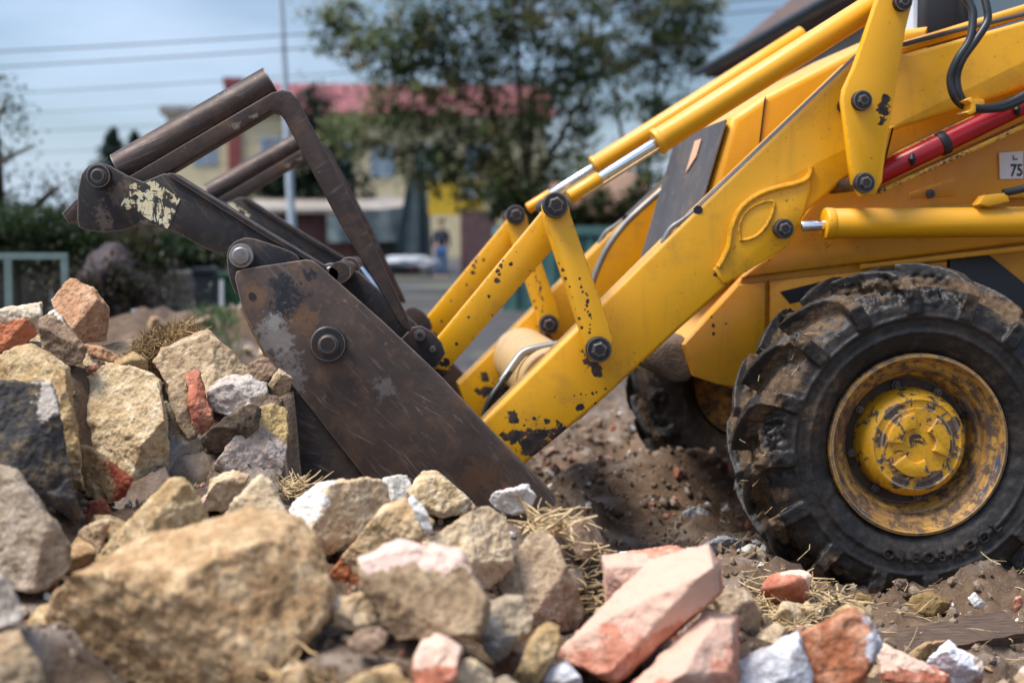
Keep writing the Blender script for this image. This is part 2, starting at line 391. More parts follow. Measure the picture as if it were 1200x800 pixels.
#  kind, outline in photo pixels, distance Y, thickness, material key, label, extra front ridge points
ROCKS = [
 ('stone', [(60,350),(83,328),(97,331),(108,338),(114,350),(126,359),(128,372),(126,398),(113,405),(95,402),(75,388),(62,364)], 4.0, .17, 'orange', 'rounded orange sandstone lump perched highest at the far left of the rubble', None, 0),
 ('stone', [(-20,366),(0,360),(30,354),(48,355),(50,368),(47,388),(38,402),(20,411),(-20,414)], 3.72, .24, 'creamred', 'flat cream slab with a rusty red broken patch, cut by the left picture edge', [(30,372,-.07),(5,376,-.1)], 0),
 ('stone', [(47,374),(64,363),(72,374),(88,391),(101,408),(96,424),(76,431),(56,420),(46,400)], 3.6, .16, 'browntop', 'brown stone with a pale lime top edge leaning beside the flat cream slab', [(70,378,-.06),(85,405,-.07)], 0),
 ('stone', [(-30,425),(12,412),(38,407),(62,415),(78,432),(84,452),(97,508),(104,545),(96,570),(60,575),(-30,500)], 3.2, .34, 'ochre', 'large ochre stone with a rough rounded top above the dark slate block', [(40,425,-.06),(70,445,-.1)], 0),
 ('stone', [(-40,448),(10,441),(42,440),(60,452),(72,480),(80,520),(96,562),(104,592),(98,613),(76,611),(40,580),(-40,520)], 2.95, .3, 'slate', 'dark blue grey slate block with a white lime crust along its edge', [(30,470,-.13),(62,530,-.12),(85,585,-.1)], 0),
 ('stone', [(80,446),(95,420),(122,414),(150,424),(174,432),(187,448),(190,462),(200,505),(201,550),(196,562),(178,580),(150,592),(122,582),(108,555),(97,520),(83,480)], 3.5, .3, 'cream', 'biggest cream limestone block with a flat pitted face in the left of the heap', [(150,455,-.1),(190,545,-.13),(150,556,-.15),(105,500,-.09)], 0),
 ('stone', [(190,462),(206,470),(222,486),(214,505),(234,525),(253,543),(240,560),(205,565),(196,550)], 3.56, .16, 'greytan', 'tan stone with a blue grey side wedged against the biggest cream block', [(200,505,-.06)], 0),
 ('stone', [(183,424),(192,408),(218,396),(242,388),(260,398),(276,414),(296,436),(300,452),(272,470),(236,474),(205,460),(188,442)], 3.78, .24, 'tan', 'broad tan stone with a peaked top below the dry root ball', [(232,420,-.08),(225,432,-.12)], 0),
 ('brick', [(216,433),(233,434),(239,455),(250,492),(244,503),(229,513),(224,490)], 3.58, .1, 'redcream', 'narrow red brick splinter standing under the peaked tan stone', None, 0),
 ('stone', [(197,452),(214,437),(224,470),(231,508),(222,514),(208,496),(199,475)], 3.56, .12, 'tan', 'slim cream stone joined to the left of the red brick splinter', None, 0),
 ('stone', [(243,457),(262,441),(292,441),(311,450),(312,464),(304,476),(268,488),(247,479)], 3.62, .16, 'whitegrey', 'whitish stone with wavy layers lying under the peaked tan stone', [(270,466,-.07),(300,463,-.06)], 0),
 ('stone', [(231,515),(262,492),(290,472),(305,480),(304,500),(280,522),(250,532)], 3.5, .18, 'darktop', 'wedge of dark brown stone with a pale tan upper edge in mid heap', [(262,503,-.06),(300,486,-.07)], 0),
 ('stone', [(306,470),(330,448),(349,458),(338,490),(331,530),(331,560),(300,566),(285,562),(255,545),(240,560),(246,542),(268,525),(296,506)], 3.52, .16, 'pinkgrey', 'tall upright tan and grey mortar slab leaning on the bucket side', [(312,480,-.05),(320,520,-.07),(298,535,-.06)], 0),
 ('stone', [(314,452),(327,432),(344,444),(342,458),(328,466)], 3.72, .1, 'tan', 'small tan stone touching the lower left edge of the bucket', None, 0),
 ('stone', [(288,428),(304,421),(322,420),(327,433),(314,446),(296,447)], 3.85, .12, 'brown', 'brown stone behind the whitish layered stone, next to the bucket', None, 0),
 ('stone', [(92,522),(108,524),(130,540),(153,560),(147,580),(128,592),(108,585),(96,560)], 3.2, .2, 'ochrered', 'crumbling ochre stone with a dark red face below the biggest cream block', [(125,556,-.07)], 0),
 ('brick', [(104,588),(120,584),(134,602),(120,614),(98,620)], 3.06, .12, 'darkred', 'dark red brick stub beside the lower tip of the slate block', None, 0),
 ('stone', [(84,628),(108,612),(128,608),(122,640),(112,662),(90,668)], 2.85, .14, 'tan', 'small smooth tan stone between the two big left rocks', None, 0),
 ('stone', [(104,655),(130,618),(165,590),(198,565),(214,563),(232,588),(252,606),(240,640),(150,680)], 2.66, .26, 'ochre', 'mossy ochre rock with a knobbly crest just behind the largest boulder', [(200,590,-.08),(160,625,-.1)], 0),
 ('stone', [(26,722),(60,690),(118,661),(170,634),(230,612),(290,600),(338,607),(366,636),(382,688),(374,722),(350,748),(310,800),(260,830),(70,830),(36,770)], 2.3, .36, 'ochrebig', 'largest boulder of the heap, brown and ochre, in the left foreground', [(200,690,-.1),(320,650,-.04),(90,720,-.06),(330,700,-.12),(210,790,-.2),(120,790,-.17)], 0),
 ('stone', [(-30,540),(20,552),(40,570),(62,602),(84,640),(82,662),(52,690),(26,694),(-30,690)], 2.62, .26, 'tangrey', 'grey tan boulder with a flat shaded face at the left edge under the slate', [(10,590,-.1),(45,640,-.12),(52,675,-.1)], 0),
 ('stone', [(-30,665),(2,672),(30,716),(24,728),(-4,742),(-30,745)], 2.24, .14, 'whitegrey', 'pale grey stone corner at the left edge beside the largest boulder', None, 0),
 ('stone', [(-30,752),(0,744),(22,738),(40,764),(56,800),(58,830),(-30,830)], 2.12, .16, 'tan', 'tan stone in the bottom left corner of the picture', None, 0),
 ('stone', [(234,597),(244,572),(252,560),(272,552),(291,557),(282,580),(262,600)], 3.1, .14, 'creamwhite', 'angular cream stone with a white side under the straw near the bucket', None, 0),
 ('stone', [(254,612),(268,588),(286,568),(304,556),(318,564),(330,585),(338,610),(320,630),(270,632)], 2.76, .2, 'creampale', 'smooth pale cream stone with a domed top behind the largest boulder', None, 0),
 ('stone', [(337,596),(356,575),(376,567),(402,565),(430,562),(453,567),(458,585),(446,606),(420,630),(388,656),(370,658),(346,620)], 2.88, .26, 'creamwhite', 'cream block with a shaded brown right side in the centre left of the heap', [(402,585,-.1),(385,625,-.11),(372,640,-.1),(405,571,-.05)], 0),
 ('stone', [(449,562),(458,557),(476,557),(483,571),(479,582),(464,593),(453,580)], 3.1, .09, 'white', 'small square white mortar lump by the bucket edge', None, 0),
 ('stone', [(479,576),(487,560),(497,552),(511,553),(532,568),(556,588),(544,603),(520,606),(494,600)], 3.1, .2, 'cream', 'cream stone with white streaks resting against the bucket lip', [(520,580,-.06),(525,596,-.09)], 0),
 ('stone', [(377,674),(398,646),(422,620),(448,596),(472,585),(492,592),(506,612),(498,632),(460,664),(425,692),(390,690)], 2.72, .24, 'ochreredtop', 'long ochre stone with a rusty red underside and a white mortar end', [(420,640,-.08),(480,612,-.08),(400,672,-.08)], 0),
 ('stone', [(478,580),(485,577),(500,598),(508,622),(500,628),(492,606)], 2.7, .05, 'white', 'thin white mortar strip on the end of the long ochre stone', None, 0),
 ('stone', [(494,634),(520,612),(546,596),(570,588),(596,596),(604,622),(609,660),(590,682),(566,698),(545,690),(515,668)], 2.66, .26, 'creampale', 'large pale cream block with a broad flat face in the centre of the heap', [(590,640,-.1),(562,676,-.13),(515,640,-.08),(560,605,-.04)], 0),
 ('stone', [(570,585),(580,576),(600,569),(617,568),(629,582),(614,600),(592,604)], 2.98, .14, 'white', 'bright white stone lying on the corner of the bucket lip', None, 0),
 ('brick', [(421,652),(432,640),(470,634),(520,635),(540,646),(556,672),(571,706),(563,742),(535,753),(466,748),(442,706),(424,686)], 2.3, .2, 'whitered', 'broken brick with a whitewashed and red top and a muddy underside in the centre foreground', [(430,684,-.1),(500,676,-.13),(538,686,-.12),(545,735,-.09),(455,730,-.06)], 0),
 ('stone', [(385,706),(405,697),(426,692),(437,706),(443,730),(418,741),(392,733)], 2.32, .12, 'creamwhite', 'small whitish stone between the largest boulder and the whitewashed brick', None, 0),
 ('stone', [(408,752),(422,738),(440,734),(456,740),(450,757),(430,766),(414,764)], 2.2, .08, 'brown', 'little pinkish brown pebble under the small whitish stone', None, 0),
 ('stone', [(584,684),(604,640),(622,616),(640,610),(662,650),(690,716),(680,740),(640,742),(600,720)], 2.76, .16, 'browngrey', 'slanting brown slab half buried under straw left of the pink brick', [(640,660,-.05),(655,720,-.06)], 0),
 ('stone', [(566,726),(574,706),(592,697),(612,702),(623,722),(622,738),(604,760),(582,776),(566,760)], 2.42, .14, 'greytan', 'grey and tan stone right of the whitewashed brick', [(600,738,-.06)], 0),
 ('stone', [(600,800),(612,765),(622,745),(640,727),(656,734),(656,756),(642,790),(625,815)], 2.36, .13, 'ochre', 'upright ochre stone at the left end of the long pink brick', None, 0),
 ('brick', [(654,764),(664,742),(690,714),(725,682),(762,658),(800,645),(826,640),(840,662),(842,694),(818,718),(762,770),(722,799),(686,792)], 2.52, .2, 'pinkbrick', 'long pink brick bar with a pale whitewashed top in the centre right foreground', [(668,772,-.06),(706,752,-.09),(835,664,-.07),(722,797,-.05),(840,696,-.05)], 1),
 ('brick', [(709,652),(740,643),(790,640),(812,650),(790,680),(740,705),(712,706)], 2.82, .16, 'pinkbrick', 'pitted pink brick end sticking up behind the long pink brick bar', None, 1),
 ('brick', [(736,806),(760,780),(796,744),(825,719),(862,724),(866,760),(862,830),(740,830)], 2.42, .16, 'pinkbrick', 'pale pink brick slab lying under the right end of the long pink brick bar', [(850,740,-.06),(800,790,-.08)], 1),
 ('stone', [(834,702),(852,690),(872,690),(890,714),(896,750),(880,764),(862,750),(850,720)], 2.68, .14, 'browngrey', 'dark tan rounded stone behind the pale pink brick slab', None, 0),
 ('stone', [(864,776),(880,762),(906,752),(934,740),(944,765),(950,790),(946,830),(864,830)], 2.46, .16, 'whiteblue', 'bluish white plaster chunk between two bricks at the bottom edge', [(938,770,-.07),(900,800,-.1)], 0),
 ('brick', [(940,742),(968,728),(1001,713),(1020,728),(1031,754),(1022,795),(1000,830),(950,830),(942,780)], 2.5, .2, 'redcement', 'red brown brick end with a grey cement smear on its right side', [(948,762,-.08),(1008,742,-.06),(960,815,-.12)], 0),
 ('brick', [(1026,762),(1036,754),(1062,766),(1112,790),(1112,806),(1040,812)], 2.74, .1, 'redpale', 'flat red brick shard with a pale top right of the cement smeared brick', None, 1),
 ('brick', [(1086,774),(1112,751),(1126,764),(1150,775),(1156,790),(1152,815),(1096,820)], 2.8, .16, 'whitepink', 'whitewashed brick corner at the bottom right of the heap', [(1124,772,-.07),(1105,800,-.08)], 0),
 ('stone', [(1064,767),(1084,752),(1108,750),(1112,764),(1092,778),(1070,778)], 2.95, .14, 'ochrered', 'orange brown stone behind the whitewashed brick corner', None, 0),
 ('brick', [(488,764),(498,748),(512,744),(540,760),(538,790),(530,815),(486,815)], 2.14, .14, 'redpale', 'small salmon red brick stub below the whitewashed brick', [(498,772,-.05),(532,772,-.05)], 0),
 ('stone', [(532,778),(552,771),(574,784),(584,812),(535,815)], 2.16, .1, 'creampale', 'rounded cream pebble right of the salmon red brick stub', None, 0),
 ('stone', [(636,800),(648,780),(662,775),(680,792),(682,815),(640,815)], 2.34, .1, 'whiteblue', 'bluish white pebble under the left end of the long pink brick bar', None, 0),
 ('stone', [(1062,712),(1070,698),(1090,692),(1112,706),(1114,718),(1090,722)], 3.42, .12, 'mudochre', 'ochre clay clod in front of the big muddy tyre', None, 0),
 ('stone', [(996,706),(1006,695),(1022,697),(1020,706),(1010,712)], 3.46, .1, 'mudochre', 'small ochre clay clod left of the bigger clod before the tyre', None, 0),
 ('stone', [(1134,700),(1142,694),(1156,708),(1154,714),(1142,712)], 3.36, .05, 'white', 'small white stone in the mud right of the tyre centre', None, 0),
 ('brick', [(1184,714),(1190,699),(1197,696),(1200,706),(1190,718)], 3.34, .04, 'redpale', 'red brick chip in the mud at the right picture edge', None, 0),
 ('stone', [(686,604),(694,598),(722,600),(734,606),(728,616),(696,618)], 4.9, .14, 'whitegrey', 'light grey stone on the churned mud behind the bucket corner', None, 0),
 ('stone', [(738,594),(752,587),(774,590),(790,598),(768,606),(744,604)], 5.1, .16, 'mudclod', 'dark brown mud clod between the two front wheels', None, 0),
 ('stone', [(800,600),(812,594),(830,596),(832,610),(818,618),(802,614)], 4.9, .16, 'greyblue', 'blue grey stone beside the big muddy tyre, farther one', None, 0),
 ('stone', [(824,640),(842,628),(868,632),(884,646),(866,660),(834,660)], 4.2, .16, 'greyblue', 'blue grey rubble lump at the foot of the big muddy tyre', None, 0),
 ('stone', [(876,648),(888,640),(900,652),(896,662),(882,662)], 4.05, .1, 'greytan', 'grey tan lump tucked under the front of the big muddy tyre', None, 0),
 ('stone', [(934,714),(946,704),(954,712),(954,724),(940,726)], 3.05, .04, 'cream', 'thumb sized cream stone on the straw left of the tyre', None, 0),
 ('stone', [(148,470-46),(128,410),(112,404),(100,404),(104,414),(128,424)], 3.72, .1, 'orange', 'pinkish stone sliver under the orange sandstone lump', None, 0),
]
def npix(pts, k):
    cx = sum(p[0] for p in pts) / len(pts); cy = sum(p[1] for p in pts) / len(pts)
    return cx, cy

PILE = []
for kind, ol, D, th, mk, lab, fr, st in ROCKS:
    cx, cy = npix(ol, 0); y1 = max(p[1] for p in ol); y0 = min(p[1] for p in ol)
    if D > 3.9 and cx > 500: continue
    c = PX(cx, y1 - (y1 - y0) * .06, D); PILE.append((c.x, c.y + th * .25, c.z - .01))
for x, y, z in [(-.9, 4.5, .1), (-1.6, 4.6, .15), (-.4, 4.5, .1), (.2, 4.3, .05), (.5, 4.0, .02), (.35, 3.55, .13), (.75, 3.3, .08), (-1.9, 3.6, .62), (-1.7, 2.9, .5),
                (-1.3, 2.2, .35), (-.9, 1.7, .25), (-.2, 1.7, .22), (.4, 1.8, .18), (1.0, 1.9, .12), (1.6, 2.3, .06), (2.2, 3.0, .04), (1.5, 3.6, .03), (2.4, 3.9, .0), (1.0, 3.75, .03), (1.25, 3.72, .05), (1.6, 3.76, .05), (1.9, 3.8, .04),
                (.7, 4.4, .0), (1.4, 4.5, -.02), (2.4, 5, 0), (0, 5.2, 0), (-1.2, 5.3, .05), (-2.6, 3.6, .45), (-3.4, 3.2, .2), (-2.2, 4.9, .1), (1.15, 3.35, .09), (1.55, 3.2, .07)]:
    PILE.append((x, y, z))
p_ = PX(925, 668, 3.3); PILE.append((p_.x, p_.y, .19)); p_ = PX(890, 690, 3.1); PILE.append((p_.x, p_.y, .14))
BUMPS = []   # (x, y, radius, height)
_b = PX(250, 400, 8.5); BUMPS += [(_b.x, 8.6, 1.1, .5), (_b.x + .7, 8.9, .8, .36), (_b.x - .9, 8.3, .8, .34)]
_b = PX(735, 520, 6.4); BUMPS += [(_b.x, 6.9, .6, .07), (_b.x - .35, 7.6, .5, .1)]
_b = PX(800, 520, 5.5); BUMPS += [(_b.x - .02, 5.45, .26, .10), (_b.x + .3, 5.2, .3, .04)]
def in_poly(x, y, pl):
    c = False; j = len(pl) - 1
    for i in range(len(pl)):
        if (pl[i][1] > y) != (pl[j][1] > y) and x < (pl[j][0] - pl[i][0]) * (y - pl[i][1]) / (pl[j][1] - pl[i][1]) + pl[i][0]: c = not c
        j = i
    return c
CLEAR = [(331,470),(346,456),(430,440),(516,440),(585,500),(652,583),(640,600),(585,580),(560,592),(540,572),(512,552),(496,551),(478,558),(452,560),(430,562),(400,564),(376,566),(356,574),(336,592),(331,560)]
RBOX = [(331, 652, 440, 600, 4.1, CLEAR)] + [(min(p[0] for p in ol), max(p[0] for p in ol), min(p[1] for p in ol), max(p[1] for p in ol), D, ol) for _k, ol, D, *_r in ROCKS if D < 3.9]
def gz(x, y):
    z = 0.0
    if -4 < x < 3.5 and 0.5 < y < 6.5:
        sw = sz = 0.0
        for a, b, c in PILE:
            d2 = (x - a) ** 2 + (y - b) ** 2 + .004
            w = 1.0 / (d2 * d2); sw += w; sz += w * c
        zi = sz / sw
        k = sstep(-4, -2.8, x) * (1 - sstep(2.6, 3.5, x)) * sstep(.6, 1.6, y) * (1 - sstep(5.4, 6.4, y))
        z = zi * k
    for a, b, r, h in BUMPS:
        d = ((x - a) ** 2 + (y - b) ** 2) / (r * r)
        if d < 6: z += h * math.exp(-d * 1.5)
    if -2.2 < x < 1.6 and 1.9 < y < 4.2:
        for _i in range(2):
            px, py = proj((x, y, z))
            for x0_, x1_, y0_, y1_, D_, ol_ in RBOX:
                if y < D_ - .03 and x0_ < px < x1_ and y0_ < py < y1_ and in_poly(px, py, ol_):
                    z = min(z, PX(px, min(y1_ + 4, py + 60), y).z)
        z -= .02
        px, py = proj((x, y, z))
    near = (1 - sstep(9, 16, y)) * (.45 if (-2.2 < x < .45 and y < 4.0) else 1)
    v = Vector((x, y, 0))
    if near > 0 and abs(x) < 9:
        z += near * (.10 * (noise.fractal(v * 1.1, 1.0, 2.0, 3) * .5) + .045 * noise.fractal(v * 4.3 + Vector((5, 2, 1)), .8, 2.1, 4))
        z += near * (.05 * abs(noise.noise(v * 6.5)) + .045 * max(0, noise.fractal(v * 11, .7, 2.1, 5)))
    if near > 0 and x > .2 and 3.7 < y < 9: z += .035 * sstep(3.7, 4.4, y) * noise.fractal(Vector((x * .7, y * 4.2, 3)), .8, 2.1, 4)
    z += .45 * sstep(40, 62, y)
    return z
def grid_axis(lo, hi, step, far_lo, far_hi, g=1.22):
    a = []; x = lo
    while x <= hi: a.append(x); x += step
    s = step; x = a[-1]
    while x < far_hi: s = min(s * g, 60); x += s; a.append(x)
    s = step; x = a[0]; pre = []
    while x > far_lo: s = min(s * g, 60); x -= s; pre.append(x)
    return list(reversed(pre)) + a
gxs = grid_axis(-1.5, 2.2, .022, -500, 500); gys = grid_axis(1.7, 6.6, .022, -60, 900, 1.1)
bm = bmesh.new(); rows = []
for y in gys:
    rows.append([bm.verts.new((x, y, gz(x, y))) for x in gxs])
for j in range(len(gys) - 1):
    for i in range(len(gxs) - 1):
        bm.faces.new((rows[j][i], rows[j][i + 1], rows[j + 1][i + 1], rows[j + 1][i]))
t = NT('churned_mud')
n1 = t.noise(2.2, 6); n2 = t.noise(14, 9, .65); n3 = t.noise(70, 8, .65); nb = t.noise(.55, 5)
col = t.mix(t.step(n1, .35, .65), (.066, .038, .022), (.145, .09, .053))
col = t.mix(t.step(n2, .48, .68), col, (.19, .125, .075))
col = t.mix(t.step(n2, .42, .3, 0, .8), col, (.035, .024, .018))
col = t.mix(t.step(n3, .55, .72, 0, .6), col, (.27, .21, .16))
pale = t.math('MULTIPLY', t.step(t.noise(1.3, 5, .6, t.map((1, 2.2, 1))), .47, .60), t.step(t.noise(8, 6), .4, .6))
col = t.mix(t.math('MULTIPLY', pale, .8), col, (.33, .27, .225))
sp = t.n.new('ShaderNodeSeparateXYZ'); t.l.new(t.co, sp.inputs[0])
fy = t.step(t.math('ADD', sp.outputs['Y'], t.math('MULTIPLY', nb, 5.0)), 11, 14.5)
yard = t.mix(t.step(n1, .35, .65), (.04, .039, .04), (.075, .072, .07))
yard = t.mix(t.step(t.noise(.22, 5), .52, .62, 0, .8), yard, (.12, .12, .075))
col = t.mix(fy, col, yard)
nm = t.bump(n2, .8, .03); nm = t.bump(n3, .6, .012, nm)
M_mud = t.out(col, t.step(n1, .3, .7, .55, .95), 0, nm, .35)
ground = finish(bm, 'ground', M_mud, None, (0, 0, 0), smooth=180); tag(ground, kind='structure')

# ================================================================== RUBBLE HEAP
RM = {
 'orange':   mat_rock('orange_sandstone', (.52, .27, .15), (.43, .24, .13), (.56, .36, .22), .1, .4),
 'cream':    mat_rock('cream_limestone', (.58, .435, .26), (.46, .32, .17), (.66, .53, .35), .22, .6),
 'creampale': mat_rock('pale_limestone', (.60, .455, .29), (.52, .375, .22), (.66, .52, .35), .12, .3),
 'creamwhite': mat_rock('lime_washed_limestone', (.62, .46, .29), (.48, .33, .19), (.66, .52, .35), .15, .5, (.70, .66, .61), (-.9, 0, .5), .045),
 'creamred': mat_rock('cream_slab_stone', (.58, .47, .33), (.50, .38, .25), (.64, .53, .40), .2, .6, (.48, .17, .08), (0, -.75, -.65), .03, .05),
 'tan':      mat_rock('tan_stone', (.45, .32, .19), (.33, .22, .125), (.54, .41, .26), .15, .6),
 'brown':    mat_rock('brown_stone', (.33, .22, .15), (.26, .17, .11), (.42, .29, .2), .15, .6),
 'browntop': mat_rock('brown_limewashed_stone', (.25, .17, .11), (.2, .13, .085), (.33, .23, .15), .1, .6, (.62, .54, .46), (.5, 0, .85), .055),
 'browngrey': mat_rock('grey_brown_stone', (.40, .29, .185), (.32, .225, .14), (.50, .38, .26), .15, .5),
 'ochre':    mat_rock('ochre_stone', (.48, .325, .15), (.36, .23, .105), (.57, .42, .24), .2, .65),
 'ochrebig': mat_rock('ochre_boulder_stone', (.52, .335, .17), (.37, .225, .11), (.60, .43, .25), .1, .6),
 'ochrered': mat_rock('ochre_stone_red_face', (.42, .28, .14), (.34, .21, .1), (.5, .36, .2), .1, .6, (.25, .065, .035), (.9, -.3, .1), .03, .05),
 'ochreredtop': mat_rock('ochre_stone_rusty_base', (.56, .385, .205), (.47, .30, .15), (.62, .46, .28), .12, .4, (.34, .12, .05), (-.45, 0, -.9), .045, .06),
 'slate':    mat_rock('dark_slate', (.034, .034, .037), (.055, .052, .052), (.14, .10, .06), .1, .5, (.40, .35, .30), (.62, 0, .78), .11, .10),
 'greytan':  mat_rock('grey_tan_stone', (.38, .29, .19), (.30, .24, .17), (.46, .37, .26), .2, .5, (.24, .225, .21), (-.7, -.5, -.4), .02, .05),
 'tangrey':  mat_rock('tan_grey_stone', (.36, .28, .195), (.29, .215, .145), (.45, .36, .275), .25, .55),
 'whitegrey': mat_rock('white_grey_stone', (.54, .46, .39), (.42, .34, .28), (.62, .55, .48), .15, .55),
 'white':    mat_rock('white_mortar', (.68, .62, .53), (.66, .62, .56), (.78, .76, .73), .4, .3),
 'whiteblue': mat_rock('bluish_white_plaster', (.66, .655, .68), (.55, .54, .57), (.72, .72, .74), .3, .3, (.34, .14, .1), (.8, 0, -.6), .1, .04),
 'darktop':  mat_rock('dark_brown_stone', (.085, .06, .042), (.065, .045, .032), (.16, .11, .07), .05, .5, (.46, .35, .23), (-.45, .1, .9), .035, .03),
 'pinkgrey': mat_rock('pink_grey_mortar', (.46, .36, .29), (.36, .26, .2), (.54, .45, .39), .1, .5, (.46, .32, .14), (.4, 0, .9), .06, .05),
 'redcream': mat_rock('red_brick', (.46, .16, .09), (.38, .12, .07), (.52, .25, .16), .1, .4),
 'darkred':  mat_rock('dark_red_brick', (.22, .06, .035), (.17, .05, .03), (.28, .1, .06), .05, .5),
 'whitered': mat_rock('whitewashed_brick', (.36, .25, .15), (.28, .185, .105), (.44, .32, .2), .1, .6, (.66, .47, .39), (0, -.12, 1), .065, .03),
 'pinkbrick': mat_rock('pink_brick', (.58, .24, .155), (.50, .2, .125), (.62, .34, .25), .05, .35, (.54, .35, .265), (-.35, -.2, .9), .035, .06, .008),
 'redcement': mat_rock('red_brown_brick', (.40, .15, .07), (.30, .1, .045), (.5, .27, .17), .1, .5, (.42, .42, .44), (.95, -.3, .1), .065, .04),
 'redpale':  mat_rock('salmon_brick', (.50, .18, .11), (.44, .15, .085), (.56, .28, .2), .1, .35, (.68, .47, .36), (0, 0, 1), .02, .03),
 'whitepink': mat_rock('white_pink_brick', (.62, .46, .38), (.55, .39, .31), (.66, .52, .44), .2, .35, (.76, .74, .77), (-.8, -.5, .2), .005, .04),
 'mudochre': mat_rock('ochre_clay', (.26, .17, .065), (.19, .12, .05), (.3, .2, .09), .0, .6),
 'mudclod':  mat_rock('mud_clod', (.11, .075, .05), (.085, .055, .038), (.15, .11, .075), .0, .5),
 'greyblue': mat_rock('blue_grey_rubble', (.34, .34, .36), (.26, .26, .28), (.42, .42, .44), .3, .5),
}
def rock_noise(bm, size, k, seed):
    sv = Vector((seed * 3.17, seed * 1.31, seed * 2.3))
    bm.normal_update()
    for v in bm.verts:
        p = v.co + sv
        d = noise.fractal(p * (1.5 / size), 1.0, 2.0, 2) * .008 * size
        d += noise.ridged_multi_fractal(p * (2.9 / size), .9, 2.1, 5, 1.0, 2.0) * .012 * size - .012 * size
        d += noise.fractal(p * 30, .7, 2.1, 4) * .0036
        w_ = noise.noise(p * 38)
        if w_ > .25: d -= (w_ - .25) * .011
        d += noise.fractal(p * 110, .6, 2.1, 2) * .0013
        v.co += v.normal * d * k
def hull(b):
    bmesh.ops.convex_hull(b, input=b.verts[:])
    bmesh.ops.delete(b, geom=[e for e in b.verts if not e.link_faces], context='VERTS')
def make_rock_mesh(pts, voxel, cuts=0, rnd=None):
    b = bmesh.new()
    for p in pts: b.verts.new(p)
    hull(b)
    for _c in range(cuts):
        n_ = Vector((rnd.uniform(-.75, .75), -1, rnd.uniform(-.6, .8))).normalized()
        dd = [v.co.dot(n_) for v in b.verts]; hi, lo = max(dd), min(dd); k_ = hi - (hi - lo) * rnd.uniform(.1, .26)
        bmesh.ops.bisect_plane(b, geom=b.verts[:] + b.edges[:] + b.faces[:], plane_co=n_ * k_, plane_no=n_, clear_outer=True)
        for f in b.faces[:]: b.faces.remove(f)
        for e in b.edges[:]: b.edges.remove(e)
        hull(b)
    bmesh.ops.recalc_face_normals(b, faces=b.faces)
    me = bpy.data.meshes.new('tmp'); b.to_mesh(me); b.free()
    o = bpy.data.objects.new('tmp', me); COL.objects.link(o)
    m = o.modifiers.new('r', 'REMESH'); m.mode = 'VOXEL'; m.voxel_size = voxel; m.adaptivity = 0
    dg = bpy.context.evaluated_depsgraph_get()
    me2 = bpy.data.meshes.new_from_object(o.evaluated_get(dg))
    bpy.data.objects.remove(o); bpy.data.meshes.remove(me)
    b = bmesh.new(); b.from_mesh(me2); bpy.data.meshes.remove(me2)
    bmesh.ops.smooth_vert(b, verts=b.verts, factor=.5, use_axis_x=True, use_axis_y=True, use_axis_z=True)
    return b
for i, (kind, ol, D, th, mk, lab, fr, straight) in enumerate(ROCKS):
    xs = [p[0] for p in ol]; ys = [p[1] for p in ol]
    cx, cy = (min(xs) + max(xs)) / 2, (min(ys) + max(ys)) / 2; hh = (max(ys) - min(ys)) / 2; hw = (max(xs) - min(xs)) / 2
    rnd = random.Random(i * 13 + 5); pts = []
    G = 1.06
    def simp(pl, tol):
        if len(pl) < 3: return pl
        (ax, ay), (bx, by) = pl[0], pl[-1]; L_ = math.hypot(bx - ax, by - ay) or 1e-6
        ds = [abs((bx - ax) * (ay - p[1]) - (ax - p[0]) * (by - ay)) / L_ if L_ > 1e-3 else math.hypot(p[0] - ax, p[1] - ay) for p in pl]
        m_i = max(range(len(pl)), key=lambda q: ds[q])
        if ds[m_i] <= tol: return [pl[0], pl[-1]]
        return simp(pl[:m_i + 1], tol)[:-1] + simp(pl[m_i:], tol)
    far_i = max(range(len(ol)), key=lambda q: math.hypot(ol[q][0] - ol[0][0], ol[q][1] - ol[0][1]))
    tl_ = (.04 if mk == 'ochrebig' else .085) * min(hw, hh) * 2
    ol = simp(ol[:far_i + 1], tl_)[:-1] + simp(ol[far_i:] + [ol[0]], tl_)[:-1]
    stepk = max(1, round(len(ol) / 4.5))
    for j_, (x, y) in enumerate(ol):
        v = (cy - y) / hh
        pts.append(PX(cx + (x - cx) * G, cy + (y - cy) * G, D + th * (.32 * v)))
        if (j_ + i) % stepk == 0 and not (straight and fr):
            sx, sy = (.84, .6) if fr is None else (.66, .5)
            jx, jy = rnd.uniform(-.14, .14) * hw, rnd.uniform(-.14, .14) * hh
            pts.append(PX(cx + (x - cx) * sx + jx, cy + (y - cy) * sy + hh * .12 + jy, D - th * (.45 if fr is None else .3) * rnd.uniform(.7, 1.2)))
        pts.append(PX(cx + (x - cx) * .78, cy + (y - cy) * .74 + hh * .15, D + th * .62))
    if fr:
        for x, y, dy in fr: pts.append(PX(x, y, D + dy - .03))
    size = max(hw, hh) * 2 / ppm(D)
    b = make_rock_mesh(pts, max(.0029, size / 120), 1 if straight else 6, rnd)
    c = sum((v.co for v in b.verts), Vector()) / len(b.verts)
    for v in b.verts: v.co -= c
    rock_noise(b, size, .6 if straight else 1.0, i + 1)
    for v in b.verts: v.co += c
    o = finish(b, kind, RM[mk], None, c, smooth=180)
    tag(o, lab, 'brick' if kind == 'brick' else 'stone', 'broken bricks in the rubble heap' if kind == 'brick' else 'stones of the rubble heap')

